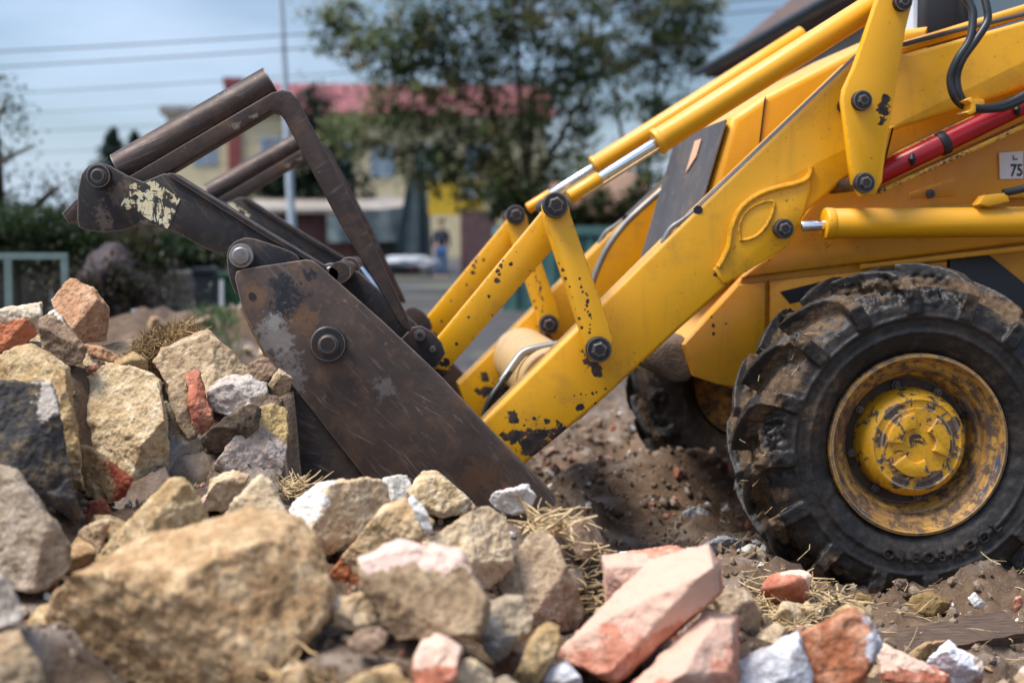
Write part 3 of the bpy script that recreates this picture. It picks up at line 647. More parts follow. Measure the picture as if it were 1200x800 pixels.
# small broken stones wedged between the big ones: each its own object, a few shapes shared
def blob_mesh(seed, s, mat):
    rnd = random.Random(seed)
    pts = [Vector((rnd.gauss(0, 1), rnd.gauss(0, .8), rnd.gauss(0, .62))) for _ in range(16)]
    pts = [p.normalized() * rnd.uniform(.75, 1.0) * s * .5 for p in pts]
    pts = [Vector((p.x * 1.2, p.y, p.z * .8)) for p in pts]
    b = make_rock_mesh(pts, s / 26, 3, rnd); rock_noise(b, s, .7, seed)
    me = bpy.data.meshes.new('stone_chip'); b.to_mesh(me); b.free(); me.shade_smooth(); me.materials.append(mat); return me
chips = [blob_mesh(100 + k, .08, RM[m]) for k, m in enumerate(['cream', 'tan', 'brown', 'creampale', 'redcream', 'tan', 'ochre', 'pinkbrick', 'whitegrey', 'brown', 'browngrey', 'ochrebig'])]
CHIP_LABEL = {}
rnd = random.Random(11)
fillers = [blob_mesh(200 + k, .16, RM[m]) for k, m in enumerate(['tan', 'cream', 'brown', 'creampale', 'browngrey', 'ochre', 'tan', 'redpale', 'tangrey', 'ochrebig'])]
def scatter(n, name, meshes, smin, smax, base, label, cat, group, lift, mind, bx):
    k = 0; tries = 0; placed = []
    while k < n and tries < 20000:
        tries += 1
        x, y = rnd.uniform(*bx[0]), rnd.uniform(*bx[1])
        if x > .5 and y > 3.2: continue
        z = gz(x, y)
        if z < .06: continue
        s = rnd.uniform(smin, smax); rad = base * s * .6
        if any((x - a) ** 2 + (y - b) ** 2 < (mind * (rad + c_)) ** 2 for a, b, c_ in placed): continue
        z += lift * base * s
        px, py = proj((x, y, z)); rp_ = rad * ppm(y)
        if not (-60 < px < 1260 and py < 880): continue
        if 1000 < px < 1215 and 680 < py < 775: continue
        bad = any(in_poly(px + dx * rp_, py + dz * rp_, CLEAR) for dx, dz in ((0, 0), (.8, 0), (-.8, 0), (0, -.9)))
        for _, ol, D, *_r in ROCKS:
            if y - rad < D + .06 and any(in_poly(px + dx * rp_, py + dz * rp_, ol) for dx, dz in ((0, 0), (.8, 0), (-.8, 0), (0, .8), (0, -.8))): bad = True; break
        if bad: continue
        placed.append((x, y, rad))
        o = bpy.data.objects.new(name, rnd.choice(meshes)); COL.objects.link(o); o.scale = (s, s, s)
        o.rotation_euler = (rnd.uniform(-.7, .7), rnd.uniform(-.7, .7), rnd.uniform(0, 6.3)); o.location = (x, y, z)
        tag(o, label, cat, group); k += 1
scatter(120, 'stone', fillers, .55, 1.15, .16, 'middling broken stone half buried between the bigger stones of the heap', 'stone', 'half buried stones filling the heap', .12, .72, ((-1.5, 1.3), (1.9, 4.1)))
scatter(230, 'stone_chip', chips, .3, 1.0, .08, 'small loose stone chip wedged between the larger rubble', 'stone chip', 'stone chips between the rubble', .14, .6, ((-1.4, 1.6), (2.0, 4.1)))

# grit and clods: nobody could count them
bm = bmesh.new(); rnd = random.Random(3)
_ico = bmesh.new(); bmesh.ops.create_icosphere(_ico, subdivisions=1, radius=1); iv = [v.co.copy() for v in _ico.verts]; fi = [[v.index for v in f.verts] for f in _ico.faces]; _ico.free()
for k in range(10500):
    if k < 3000: x, y = rnd.uniform(-1.3, .7), rnd.uniform(2.0, 4.0)
    elif k < 6500: x, y = rnd.uniform(-1.4, 2.1), rnd.uniform(2.0, 4.2)
    else: x, y = rnd.uniform(-.3, 2.2), rnd.uniform(3.9, 7.0)
    s = .0035 + .011 * rnd.random() ** 3
    if y > 4: s *= 1.5 + 2.2 * rnd.random() ** 4
    elif x > .5: s *= 1 + 1.5 * rnd.random() ** 4
    q = Euler((rnd.random() * 6, rnd.random() * 6, rnd.random() * 6)).to_matrix(); sc = Vector((rnd.uniform(.7, 1.3), rnd.uniform(.6, 1.1), rnd.uniform(.5, .9)))
    p = Vector((x, y, gz(x, y) + s * .25))
    vs = [bm.verts.new(p + (q @ Vector((c.x * sc.x, c.y * sc.y, c.z * sc.z))) * s * rnd.uniform(.8, 1.2)) for c in iv]
    for f in fi: bm.faces.new([vs[a] for a in f])
t = NT('grit'); v = t.voro(30, out='Color')
sepc = t.n.new('ShaderNodeSeparateColor'); t.l.new(v, sepc.inputs[0])
col = t.mix(sepc.outputs[0], (.075, .048, .03), (.27, .2, .14)); col = t.mix(t.step(sepc.outputs[1], .94, .96), col, (.42, .15, .09)); col = t.mix(t.step(sepc.outputs[2], .94, .96), col, (.66, .63, .6))
M_grit = t.out(col, .9)
tag(finish(bm, 'gravel', M_grit, None, (0, 0, 0), smooth=0), 'loose grit and crumbs of stone over the mud', 'gravel', kind='stuff')

# straw
t = NT('straw'); col = t.mix(t.step(t.noise(9, 3), .35, .65), (.42, .29, .13), (.62, .48, .27)); col = t.mix(t.step(t.noise(38, 5, .6), .5, .62, 0, .8), col, (.20, .125, .055)); M_straw = t.out(col, .75)
t = NT('dark_straw'); col = t.mix(t.step(t.noise(14, 3), .35, .65), (.16, .095, .04), (.42, .28, .13)); M_straw2 = t.out(col, .85)
def add_straw(bm, p, d, L, r, rnd):
    d = d.normalized(); a, b = frame_of(d); k = rnd.uniform(-.4, .4) * L; k2 = rnd.uniform(-.3, .3) * L
    path = [p, p + d * L * .35 + a * k * .5, p + d * L * .7 + a * k + b * k2 * .5, p + d * L + a * k * .9 + b * k2]
    add_tube(bm, path, [r, r, r * .9, r * .6], 4)
def straw_tuft(name, c, rad, n, L, label, mat=M_straw, up=.35, r=.0016, cat='straw', follow=True):
    bm = bmesh.new(); rnd = random.Random(hash(label) % 1000 if False else len(label))
    for _ in range(n):
        a = rnd.uniform(0, 6.28); q = math.sqrt(rnd.random())
        x, y = c[0] + rad[0] * q * math.cos(a), c[1] + rad[1] * q * math.sin(a)
        z = (gz(x, y) if follow else c[2]) + rnd.uniform(0, rad[2])
        d = Vector((rnd.uniform(-1, 1), rnd.uniform(-1, 1), rnd.uniform(-.25, up * 2)))
        add_straw(bm, Vector((x, y, z)), d, rnd.uniform(.4, 1) * L, r * rnd.uniform(.6, 1.5), rnd)
    return tag(finish(bm, name, mat, None, (c[0], c[1], gz(c[0], c[1]) if follow else c[2])), label, cat, 'straw tufts on the rubble')
c = PX(194, 404, 3.92)
bm = bmesh.new(); rnd = random.Random(5)
for _ in range(2200):
    u = Vector((rnd.gauss(0, 1), rnd.gauss(0, 1), rnd.gauss(0, 1))).normalized()
    p = c + Vector((u.x * .078, u.y * .07, u.z * .05)) * rnd.uniform(.4, 1) + Vector((.02 * u.x, 0, u.x * .03))
    d = u * .6 + Vector((rnd.gauss(0, 1), rnd.gauss(0, 1), rnd.gauss(0, 1)))
    add_straw(bm, p, d, rnd.uniform(.012, .04), rnd.uniform(.0006, .0019), rnd)
tag(finish(bm, 'root_ball', M_straw2, None, c), 'tangled brown root ball with dry straw on top of the heap', 'root ball')
c = PX(335, 578, 3.38); straw_tuft('straw_tuft', (c.x, c.y, c.z - .015), (.06, .05, .035), 170, .07, 'spiky pale straw tuft in front of the bucket lip', up=.22, follow=False)
c = PX(700, 650, 2.95); straw_tuft('straw_tuft', (c.x, c.y, 0), (.13, .10, .05), 230, .085, 'long straw strewn over the heap between bucket corner and pink brick', up=.1, r=.0019)
c = PX(640, 610, 2.9); straw_tuft('straw_tuft', (c.x, c.y, c.z - .03), (.05, .05, .04), 40, .09, 'clump of straw stalks below the bright white stone', up=.3, r=.0026, follow=False)
c = PX(905, 695, 3.15); straw_tuft('straw_tuft', (c.x, c.y, 0), (.16, .15, .02), 620, .10, 'flattened straw patch on the mud left of the big tyre', up=.12)
c = PX(330, 775, 2.12); straw_tuft('straw_tuft', (c.x, c.y, 0), (.09, .08, .03), 160, .07, 'blurred dry grass roots at the foot of the largest boulder', M_straw2, up=.2, r=.002)
bm = bmesh.new(); rnd = random.Random(21)
for _ in range(700):
    x, y = rnd.uniform(.1, 2.0), rnd.uniform(2.7, 4.4)
    add_straw(bm, Vector((x, y, gz(x, y) + .006)), Vector((rnd.uniform(-1, 1), rnd.uniform(-1, 1), rnd.uniform(-.05, .3))), rnd.uniform(.02, .09), rnd.uniform(.0007, .0015), rnd)
tag(finish(bm, 'straw_litter', M_straw, None, (0, 0, 0)), 'single straws scattered over the mud', 'straw', kind='stuff')
M_grass = mat_simple('green_grass', (.05, .11, .03), .7, 0, .4, 9)
bm = bmesh.new(); rnd = random.Random(62)
for _ in range(420):
    q_ = PX(rnd.gauss(254, 16), 380, 8.3); q_.y = 8.2 + rnd.uniform(-.25, .25); q_.z = gz(q_.x, q_.y)
    add_straw(bm, q_, Vector((rnd.gauss(0, .5), rnd.gauss(0, .5), 1)), rnd.uniform(.03, .09), .002, rnd)
tag(finish(bm, 'grass', M_grass, None, (0, 0, 0)), 'patch of short green grass on the earth mound', 'grass', kind='stuff')
rnd = random.Random(63)
for k in range(26):
    q_ = PX(rnd.uniform(170, 335), 380, 8.2); y_ = rnd.uniform(7.6, 8.7); o = bpy.data.objects.new('stone', rnd.choice(fillers)); COL.objects.link(o); s_ = rnd.uniform(.25, .8); o.scale = (s_, s_, s_)
    o.location = (q_.x, y_, gz(q_.x, y_) + .02 * s_); o.rotation_euler = (rnd.uniform(-.5, .5), rnd.uniform(-.5, .5), rnd.uniform(0, 6))
    tag(o, 'blurred stone lying on the earth mound beyond the heap', 'stone', 'stones on the earth mound')
# board half buried in the mud
c = PX(1110, 748, 3.15)
bm = bmesh.new(); L, W, H = .36, .085, .03
for sx in (-1, 1):
    pass
N = 26; ringv = []
for k in range(N + 1):
    u = -L / 2 + L * k / N; j = noise.noise(Vector((u * 30, 0, 4))) * .004
    ringv.append([bm.verts.new((u, yy + j, zz + noise.noise(Vector((u * 22, yy * 60, zz * 9))) * .004)) for yy, zz in ((-W / 2, -H / 2), (-W / 2, H / 2), (0, H / 2 + .002), (W / 2, H / 2), (W / 2, -H / 2))])
for a, b in zip(ringv, ringv[1:]):
    for k in range(5): bm.faces.new((a[k], a[(k + 1) % 5], b[(k + 1) % 5], b[k]))
bm.faces.new(ringv[0]); bm.faces.new(list(reversed(ringv[-1])))
bmesh.ops.recalc_face_normals(bm, faces=bm.faces)
bmesh.ops.rotate(bm, verts=bm.verts, cent=(0, 0, 0), matrix=Euler((R(24), R(-5), R(12))).to_matrix())
bmesh.ops.translate(bm, verts=bm.verts, vec=c)
t = NT('muddy_wood'); g = t.noise(5, 7, .6, t.map((3, 40, 40), (0, 0, R(12)))); col = t.mix(t.step(g, .35, .65), (.045, .03, .024), (.14, .085, .055)); col = t.mix(t.step(t.noise(20, 6), .55, .65), col, (.09, .06, .04))
M_wood = t.out(col, .85, 0, t.bump(g, .6, .006))
tag(finish(bm, 'wooden_board', M_wood, None, c), 'dark weathered board half sunk in the mud before the tyre', 'board')

# ================================================================== BACKHOE LOADER
_wc = PX(1076, 521, 3.9); MX = _wc.x; MY = 4.96; MZ = _wc.z
M = empty('backhoe_loader', (MX, MY, 0), 'worn yellow backhoe loader with its front bucket lowered onto the rubble heap', 'backhoe loader')
ROOT = Vector((MX, MY, 0))
def rel(px, py, Y): return tuple(PX(px, py, Y) - ROOT)
_sr = random.Random(77)
def along(pts, n, Y, r, jit=2.0):
    out = []
    for k in range(n):
        f = k / max(1, n - 1) * (len(pts) - 1); i = min(int(f), len(pts) - 2); f -= i
        out.append((rel(pts[i][0] + (pts[i + 1][0] - pts[i][0]) * f + _sr.uniform(-jit, jit), pts[i][1] + (pts[i + 1][1] - pts[i][1]) * f + _sr.uniform(-jit, jit), Y), r * _sr.uniform(.6, 1.4)))
    return out
YA = 4.28
sp_arm = [(rel(626, 518, YA), .05), (rel(600, 512, YA), .028), (rel(655, 508, YA), .03), (rel(694, 418, YA), .034), (rel(700, 432, YA), .02), (rel(601, 488, YA), .02),
          (rel(680, 478, YA), .011), (rel(838, 322, YA), .008)] + along([(672, 464), (690, 462), (708, 455)], 6, YA, .004) + along([(700, 474), (750, 430), (800, 386), (850, 334)], 12, YA, .006) + along([(606, 490), (640, 500), (655, 515)], 8, YA, .007, 6)
M_arm = mat_paint('yellow_arm_paint', YEL, sp_arm, .64, 1.0, .42)
M_lev = mat_paint('yellow_lever_paint', YEL, along([(679, 328), (684, 342), (690, 350), (686, 362), (694, 374), (690, 390)], 16, 4.16, .0045, 1.2) + along([(646, 290), (664, 330), (682, 385)], 10, 4.16, .004, 1.5), .67, 1.0, .2)
M_link = mat_paint('chipped_yellow_link_paint', YEL, along([(590, 305), (586, 316), (582, 328)], 7, 4.3, .006, 2.5) + along([(612, 292), (575, 340), (530, 398)], 7, 4.3, .0035, 8) + along([(512, 420), (522, 425)], 4, 4.3, .01, 3), .645, .8, .35)
M_cyl = mat_paint('yellow_cylinder_paint', (.84, .385, .006), [], .69, .6, .16)
M_brk = mat_paint('yellow_bracket_paint', YEL, [(rel(1036, 128, 4.12), .018), (rel(1034, 142, 4.12), .014), (rel(1038, 116, 4.12), .012)], .7, .5, .12)
M_body = mat_paint('yellow_body_paint', (.76, .33, .004), along([(832, 372), (840, 384), (834, 396), (850, 376)], 5, 4.455, .005, 3) + [(rel(1148, 300, 4.44), .02)], .655, .8, .38)
M_hood = mat_paint('yellow_hood_paint', (.82, .375, .006), [], .69, .4, .2)
t = NT('flaking_yellow_hub'); h1 = t.noise(24, 9, .66, None, .8); h2 = t.noise(7, 5, .6); h3 = t.noise(90, 8, .65)
hs = t.vmath('SUBTRACT', t.co, tuple(Vector((_wc.x, 3.9, _wc.z)) - ROOT)); hl = t.n.new('ShaderNodeVectorMath'); hl.operation = 'LENGTH'; t.l.new(t.vmath('MULTIPLY', hs, (1, 0, 1)), hl.inputs[0])
ring = t.math('MULTIPLY', t.step(hl.outputs['Value'], .088, .10, 0, .075), t.step(hl.outputs['Value'], .135, .128))
col = t.mix(t.step(h2, .35, .65), (.62, .29, .008), (.76, .39, .008)); col = t.mix(t.step(h3, .5, .68, 0, .55), col, (.28, .15, .03))
mk = t.step(t.math('ADD', t.math('ADD', h1, ring), t.math('MULTIPLY', h2, .18)), .655, .672)
col = t.mix(t.step(t.math('ADD', t.math('ADD', h1, ring), t.math('MULTIPLY', h2, .18)), .60, .66, 0, .5), col, (.30, .17, .05))
col = t.mix(mk, col, t.mix(t.step(h3, .4, .6), (.05, .035, .028), (.12, .075, .05)))
ed = t.math('MULTIPLY', t.edge(.005), t.step(h1, .42, .5)); col = t.mix(ed, col, (.58, .42, .28))
M_hub = t.out(col, t.step(h2, .3, .7, .45, .75), 0, t.bump(t.math('SUBTRACT', t.math('MULTIPLY', h3, .3), mk), .5, .004))
M_rim = mat_paint('rusty_yellow_rim_paint', (.52, .29, .05), [(tuple(PX(1165, 480, 3.9) - ROOT), .03), (tuple(PX(1000, 585, 3.9) - ROOT), .03)], .55, 1.0, .75)
t = NT('rusty_painted_rim')
sp0 = t.vmath('SUBTRACT', t.co, tuple(Vector((_wc.x, 3.9, _wc.z)) - ROOT))
ln = t.n.new('ShaderNodeVectorMath'); ln.operation = 'LENGTH'; t.l.new(t.vmath('MULTIPLY', sp0, (1, 0, 1)), ln.inputs[0]); rr0 = ln.outputs['Value']
cmb = t.n.new('ShaderNodeCombineXYZ'); t.l.new(t.math('MULTIPLY', rr0, 90.0), cmb.inputs[0])
vv = t.vmath('ADD', cmb.outputs[0], t.vmath('MULTIPLY', t.co, (7, 7, 7)))
r1 = t.noise(1.0, 8, .66, vv); r2 = t.noise(30, 9, .68); r3 = t.noise(5, 6, .6)
col = t.mix(t.step(r1, .42, .60), (.50, .26, .04), (.20, .10, .04))
col = t.mix(t.step(r2, .46, .56, 0, .92), col, (.085, .05, .032))
col = t.mix(t.math('MULTIPLY', t.step(t.noise(1.3, 6, .6, t.vmath('ADD', vv, (9, 4, 2))), .56, .62), t.step(r3, .48, .58)), col, (.028, .055, .105))
col = t.mix(t.step(r1, .62, .68), col, (.05, .035, .028))
col = t.mix(t.math('MULTIPLY', t.edge(.006), t.step(r2, .35, .5)), col, (.52, .36, .2))
M_rimr = t.out(col, t.step(r2, .3, .7, .45, .85), 0, t.bump(r2, .5, .004))
M_tube = mat_paint('dusty_tube_paint', (.62, .40, .17), [], .62, .6, .9)

M_dust = mat_simple('dusty_dark_casting', (.13, .10, .075), .9, 0, .5, 14, .5)
# ---- loader arms
arm_pts = [(560, 500), (600, 460), (715, 346), (800, 262), (1000, 71), (1035, 66), (1066, 62), (1210, 22), (1400, -30), (1400, 52), (1210, 101), (1050, 152), (1037, 166), (1000, 203),
           (948, 246), (920, 284), (868, 322), (795, 387), (700, 474), (622, 538), (600, 560), (575, 545)]
arm = plate('loader_arm', arm_pts, YA, YA + .125, M_arm, M, .013, 3)
gus = plate('gusset_plate', [(836, 316), (848, 303), (855, 283), (861, 258), (876, 239), (898, 225), (925, 216), (944, 211), (952, 203), (951, 222), (943, 247), (934, 268), (924, 288), (866, 324), (848, 333)], YA - .008, YA + .002, M_arm, arm, .005, 2)
bm = bmesh.new()
add_tube(bm, smooth_path([PX(x, y, YA - .008) for x, y in [(842, 313), (853, 292), (858, 266), (868, 245), (886, 230), (908, 221), (934, 215), (947, 208), (951, 196)]]), .0095, 8)
add_tube(bm, smooth_path([PX(x, y, YA - .008) for x, y in [(868, 282), (866, 266), (873, 250), (888, 239), (906, 236), (905, 250), (897, 266), (884, 278), (868, 282)]]), .0055, 8)
bmesh.ops.recalc_face_normals(bm, faces=bm.faces); finish(bm, 'raised_rib', M_arm, arm)
tube('brake_pipe', smooth_path([PX(x, y, YA + .02) for x, y in [(776, 285), (786, 268), (800, 258), (815, 246), (840, 222), (880, 184), (1004, 66)]]), .0085, M_pipe, arm)
tube('pipe_clip', [PX(818, 246, YA + .0), PX(818, 246, YA + .06)], .014, M_black, arm)
box('hose_lug', tuple(PX(1140, 130, YA - .02)), tuple(PX(1148, 118, YA + .02)), M_arm, arm, .003)
copy_tree(arm, M, (0, 1.34, 0))
# far arm keeps its own steel pipe, seen inside the frame of the near one
tube('hydraulic_pipe', smooth_path([PX(x, y, 5.56) for x, y in [(694, 332), (700, 315), (712, 290), (728, 268), (745, 250), (786, 214)]]), .013, M_pipe, M)
# torque tube between the arms
c = PX(655, 455, YA + .1)
lathe('torque_tube', c, [(0, YA + .1), (.118, YA + .1), (.118, 5.66), (0, 5.66)], M_tube, M, 40)
tube('hydraulic_hose', smooth_path([PX(x, y, yy) for x, y, yy in [(566, 500, 4.5), (569, 482, 4.5), (577, 464, 4.5), (590, 445, 4.52), (604, 425, 4.55)]]), .0115, M_rubber, M)
tube('hydraulic_pipe', smooth_path([PX(x, y, yy) for x, y, yy in [(588, 448, 4.52), (604, 424, 4.55), (616, 412, 4.56), (640, 406, 4.56), (672, 401, 4.56)]]), .014, M_pipe, M)
tube('grease_pipe', [PX(604, 456, 4.42), PX(636, 424, 4.42)], .01, M_pipe, M)

# ---- tilt levers and bucket links
YL = 4.16
lev = plate('tilt_lever', [(636, 240), (641, 230), (650, 226), (660, 228), (666, 237), (669, 252), (713, 378), (719, 398), (716, 416), (706, 426), (694, 424), (686, 412), (684, 398), (639, 262)], YL, YL + .055, M_lev, M, .006, 2)
pin('pivot_pin', 652, 240, YL - .045, 4.44, 15.5, M_pin, lev, .6)
pin('pivot_pin', 703, 410, YL - .045, 4.44, 15.5, M_pin, lev, .6)
lev2 = copy_tree(lev, M, (0, 1.34, 0))
link = plate('bucket_link', [(634, 250), (640, 238), (652, 232), (664, 240), (668, 256), (658, 280), (524, 434), (508, 432), (499, 418), (503, 408)], 4.30, 4.36, M_link, M, .006, 2)
copy_tree(link, M, (0, 1.30, 0))

# ---- tilt cylinders
def cyl_between(name, a, b, r, mat, parent, n=32, bev=.006):
    a, b = Vector(a), Vector(b); d = (b - a).normalized()
    return tube(name, [a, a + d * bev * .3, a + d * bev, b - d * bev, b - d * bev * .3, b], [r - bev, r - bev * .35, r, r, r - bev * .35, r - bev], mat, parent, n)
YC = 4.27
b0, b1 = PX(771, 166, YC), PX(1090, -35, YC); bd = (b1 - b0).normalized()
tc_ = cyl_between('tilt_cylinder', b0, b1, 15.2 / ppm(YC), M_cyl, M)
cyl_between('end_cap', b0 - bd * .008, b0 + bd * .014, 16.6 / ppm(YC), M_cyl, tc_)
r0 = b0 - bd * (118 / ppm(YC))
cyl_between('rod', b0 - bd * (86 / ppm(YC)), b0 + bd * .05, 6.6 / ppm(YC), M_chrome, tc_)
cyl_between('rod_eye', r0 - bd * .015, b0 - bd * (80 / ppm(YC)), 8.6 / ppm(YC), M_cyl, tc_)
cyl_between('rod_guard', r0 + bd * .02 + Vector((.004, -.012, -.02)), b0 + bd * .05 + Vector((.004, -.012, -.02)), .0055, M_tube, tc_)
copy_tree(tc_, M, (0, 1.33, 0))

# ---- upper bracket and its pins
br = plate('lift_bracket', [(1032, -10), (1042, -60), (1090, -60), (1069, 6), (1062, 34), (1041, 160), (1034, 214), (1026, 228), (1010, 230), (1001, 216), (997, 190), (988, 118), (990, 104), (1002, 78)], 4.12, 4.16, M_brk, M, .006, 2)
pin('pivot_pin', 1013, 117, 4.085, 4.3, 12, M_pin, br, .55)
pin('pivot_pin', 1016, 214, 4.07, 4.4, 12.5, M_pin, br, .6)
pin('pivot_pin', 1061, 1, 4.085, 4.3, 11, M_pin, br, .55)
plate('rib_plate', [(1040, 160), (1034, 214), (1030, 205), (1044, 150), (1052, 146)], 4.16, 4.29, M_brk, br, .003)

# ---- red levelling ram with clamp
a, b = PX(1022, 208, 4.27), PX(1330, 58, 4.27)
ram = cyl_between('levelling_ram', a, b, 12.6 / ppm(4.27), M_red, M)
d = (b - a).normalized(); q = PX(1105, 168, 4.27)
cyl_between('clamp_band', q - d * .014, q + d * .014, 14.6 / ppm(4.27), M_black, ram, 28, .003)
for x, y in ((1069, 186), (1192, 128)):
    tube('grease_fitting', [PX(x, y - 6, 4.235), PX(x, y, 4.23), PX(x + 1, y + 7, 4.236)], [.006, .012, .007], M_black, ram, 10)
M_rail = mat_paint('chipped_yellow_rail', (.66, .32, .01), [], .5, 1.0, .4)
plate('ram_rail', [(1036, 186), (1085, 162), (1140, 136), (1210, 104), (1400, 20), (1400, 26), (1212, 110), (1140, 143), (1085, 169), (1036, 193)], 4.27, 4.33, M_rail, M, .002, 1)
plate('ram_rail', [(1030, 222), (1080, 200), (1140, 173), (1210, 141), (1400, 52), (1400, 58), (1212, 146), (1140, 178), (1080, 205), (1030, 228)], 4.24, 4.34, M_rail, M, .002, 1)

# ---- lift cylinder
a, b = PX(970, 262, 4.24), PX(1420, 258, 4.24)
lc = cyl_between('lift_cylinder', a, b, 18 / ppm(4.24), M_cyl, M)
cyl_between('end_cap', a - Vector((.012, 0, 0)), a + Vector((.02, 0, 0)), 19 / ppm(4.24), M_cyl, lc)
cyl_between('rod', PX(938, 265, 4.24), PX(980, 263, 4.24), 6.8 / ppm(4.24), M_chrome, lc)
pin('rod_pin', 921, 268, 4.19, 4.42, 12, M_pin, lc, .62)
plate('cylinder_port', [(1146, 240), (1154, 229), (1180, 226), (1184, 236), (1160, 242)], 4.19, 4.24, M_cyl, lc, .004)
copy_tree(lc, M, (0, 1.42, 0))
tube('hydraulic_hose', smooth_path([PX(x, y, yy) for x, y, yy in [(1176, 226, 4.2), (1196, 222, 4.2), (1212, 214, 4.2), (1240, 190, 4.22)]]), .012, M_rubber, M)
for off in (0, 7):
    tube('hydraulic_hose', smooth_path([PX(x, y, yy) for x, y, yy in [(1122 + off * 4, -14, 4.2), (1138 + off * 2.6, 8, 4.18), (1140 + off * 2.4, 26, 4.17), (1136 + off, 48, 4.16), (1122 + off * .8, 70, 4.16), (1114 + off, 92, 4.17), (1119 + off, 114, 4.17), (1133 + off, 126, 4.19), (1158, 128 - off * .2, 4.2), (1182, 124 - off * .5, 4.2), (1212, 108 - off * .5, 4.2), (1260, 75, 4.22)]]), .0125, M_rubber, M)
plate('hose_lug', [(1131, 118), (1138, 114), (1144, 120), (1144, 131), (1137, 135), (1132, 132), (1138, 128), (1138, 121)], 4.12, 4.2, M_arm, M, .002)

# ---- arm-top rail with its steel pipe
plate('top_rail', [(1054, 58), (1066, 46), (1210, 2), (1400, -60), (1400, -40), (1210, 18), (1062, 62)], 4.33, 4.42, M_hood, M, .014, 3)
tube('steel_pipe', [PX(1056, 53, 4.31), PX(1120, 36, 4.31), PX(1188, 20, 4.31), PX(1300, -8, 4.31)], .0075, M_grille, M)

# ---- chassis, side panels, hood, grille
ch = plate('chassis', [(800, 404), (866, 330), (950, 236), (1004, 160), (1100, 118), (1210, 76), (1900, 10), (1900, 470), (880, 462), (812, 440)], 4.48, 5.44, M_body, M, .01, 2)
plate('upper_side_panel', [(868, 326), (905, 296), (950, 240), (1004, 166), (1100, 124), (1210, 82), (1700, 30), (1700, 246), (1210, 284), (1000, 310)], 4.45, 4.49, M_body, ch, .012, 3)
plate('front_side_panel', [(802, 404), (866, 334), (897, 330), (897, 456), (840, 450), (814, 441)], 4.455, 4.49, M_body, ch, .004)
plate('side_panel', [(902, 329), (1110, 306), (1110, 462), (902, 458)], 4.455, 4.49, M_body, ch, .004)
plate('black_side_vent', [(1113, 304), (1160, 299), (1236, 360), (1236, 420), (1113, 400)], 4.46, 4.49, M_black, ch, .003)
plate('black_decal', [(914, 342), (962, 330), (942, 352), (926, 356)], 4.452, 4.456, M_black, ch, 0)
plate('sill_strip', [(1010, 310), (1120, 297), (1210, 287), (1700, 250), (1700, 257), (1210, 293), (1120, 303), (1010, 315)], 4.43, 4.46, M_cyl, ch, .003)
plate('cover_ledge', [(985, 250), (1120, 240), (1146, 238), (1160, 226), (1230, 222), (1230, 230), (1164, 233), (1150, 245), (985, 257)], 4.40, 4.46, M_body, ch, .004)
plate('embossed_flap', [(1066, 233), (1067, 226), (1120, 209), (1120, 230)], 4.443, 4.452, M_body, ch, .003)
pin('panel_bolt', 1092, 227, 4.43, 4.47, 5.5, M_pin, ch, .6)
plate('sticker', [(1171, 179), (1199, 177), (1199, 209), (1172, 210)], 4.441, 4.4425, M_white, ch, 0)
def text_mesh(txt, px, py, Y, hpx, mat, parent, name):
    cu = bpy.data.curves.new('txt', 'FONT'); cu.body = txt; cu.size = hpx / ppm(Y) * 1.38; cu.offset = .0012; cu.extrude = .0004
    o = bpy.data.objects.new('txt', cu); COL.objects.link(o)
    me = bpy.data.meshes.new_from_object(o.evaluated_get(bpy.context.evaluated_depsgraph_get()))
    bpy.data.objects.remove(o)
    b = bmesh.new(); b.from_mesh(me); bpy.data.meshes.remove(me)
    bmesh.ops.scale(b, vec=(.78, 1, 1), verts=b.verts)
    bmesh.ops.rotate(b, verts=b.verts, cent=(0, 0, 0), matrix=Matrix.Rotation(R(90), 3, 'X'))
    bmesh.ops.translate(b, verts=b.verts, vec=PX(px, py, Y))
    return finish(b, name, mat, parent, smooth=0)
text_mesh('75', 1184, 206, 4.4395, 14.5, M_black, ch, 'lettering')
text_mesh('L...', 1187, 187, 4.4395, 5, M_black, ch, 'lettering')
plate('front_guard', [(754, 412), (776, 396), (806, 392), (816, 430), (812, 446), (790, 449), (764, 434)], 4.5, 5.35, M_dust, M, .03, 3, 1)
hood = plate('hood', [(857, 137), (897, 110), (990, 62), (1040, 36), (1090, 30), (1090, 330), (800, 330)], 4.52, 5.36, M_hood, M, .03, 4)
plate('hood_seam', [(896, 116), (898, 112), (889, 190), (886, 200)], 4.516, 4.522, M_black, hood, 0)
# grille on the sloping front of the hood, with two faded stripes
def quad_sheet(name, p, mat, parent, t=.004):
    n = (p[1] - p[0]).cross(p[3] - p[0]).normalized()
    bm = bmesh.new(); add_prism(bm, p, [v + n * t for v in p]); bmesh.ops.recalc_face_normals(bm, faces=bm.faces)
    return finish(bm, name, mat, parent, smooth=0)
g0, g1 = PX(856, 140, 4.52), PX(801, 326, 4.52); nX = Vector((-.016, 0, 0))
gr = quad_sheet('grille', [g0 + nX, g1 + nX, Vector((g1.x, 5.33, g1.z)) + nX, Vector((g0.x, 5.33, g0.z)) + nX], M_grille, hood, .006)
for y0, y1 in ((4.80, 4.90),):
    u0, u1 = g0.lerp(g1, .08), g0.lerp(g1, .3); u2 = g0.lerp(g1, .2)
    quad_sheet('stripe_decal', [Vector((u0.x - .022, y0, u0.z)), Vector((u2.x - .022, y0, u2.z)), Vector((u1.x - .022, y1, u1.z)), Vector((u0.x - .022, y1, u0.z))], M_orange, gr, .003)
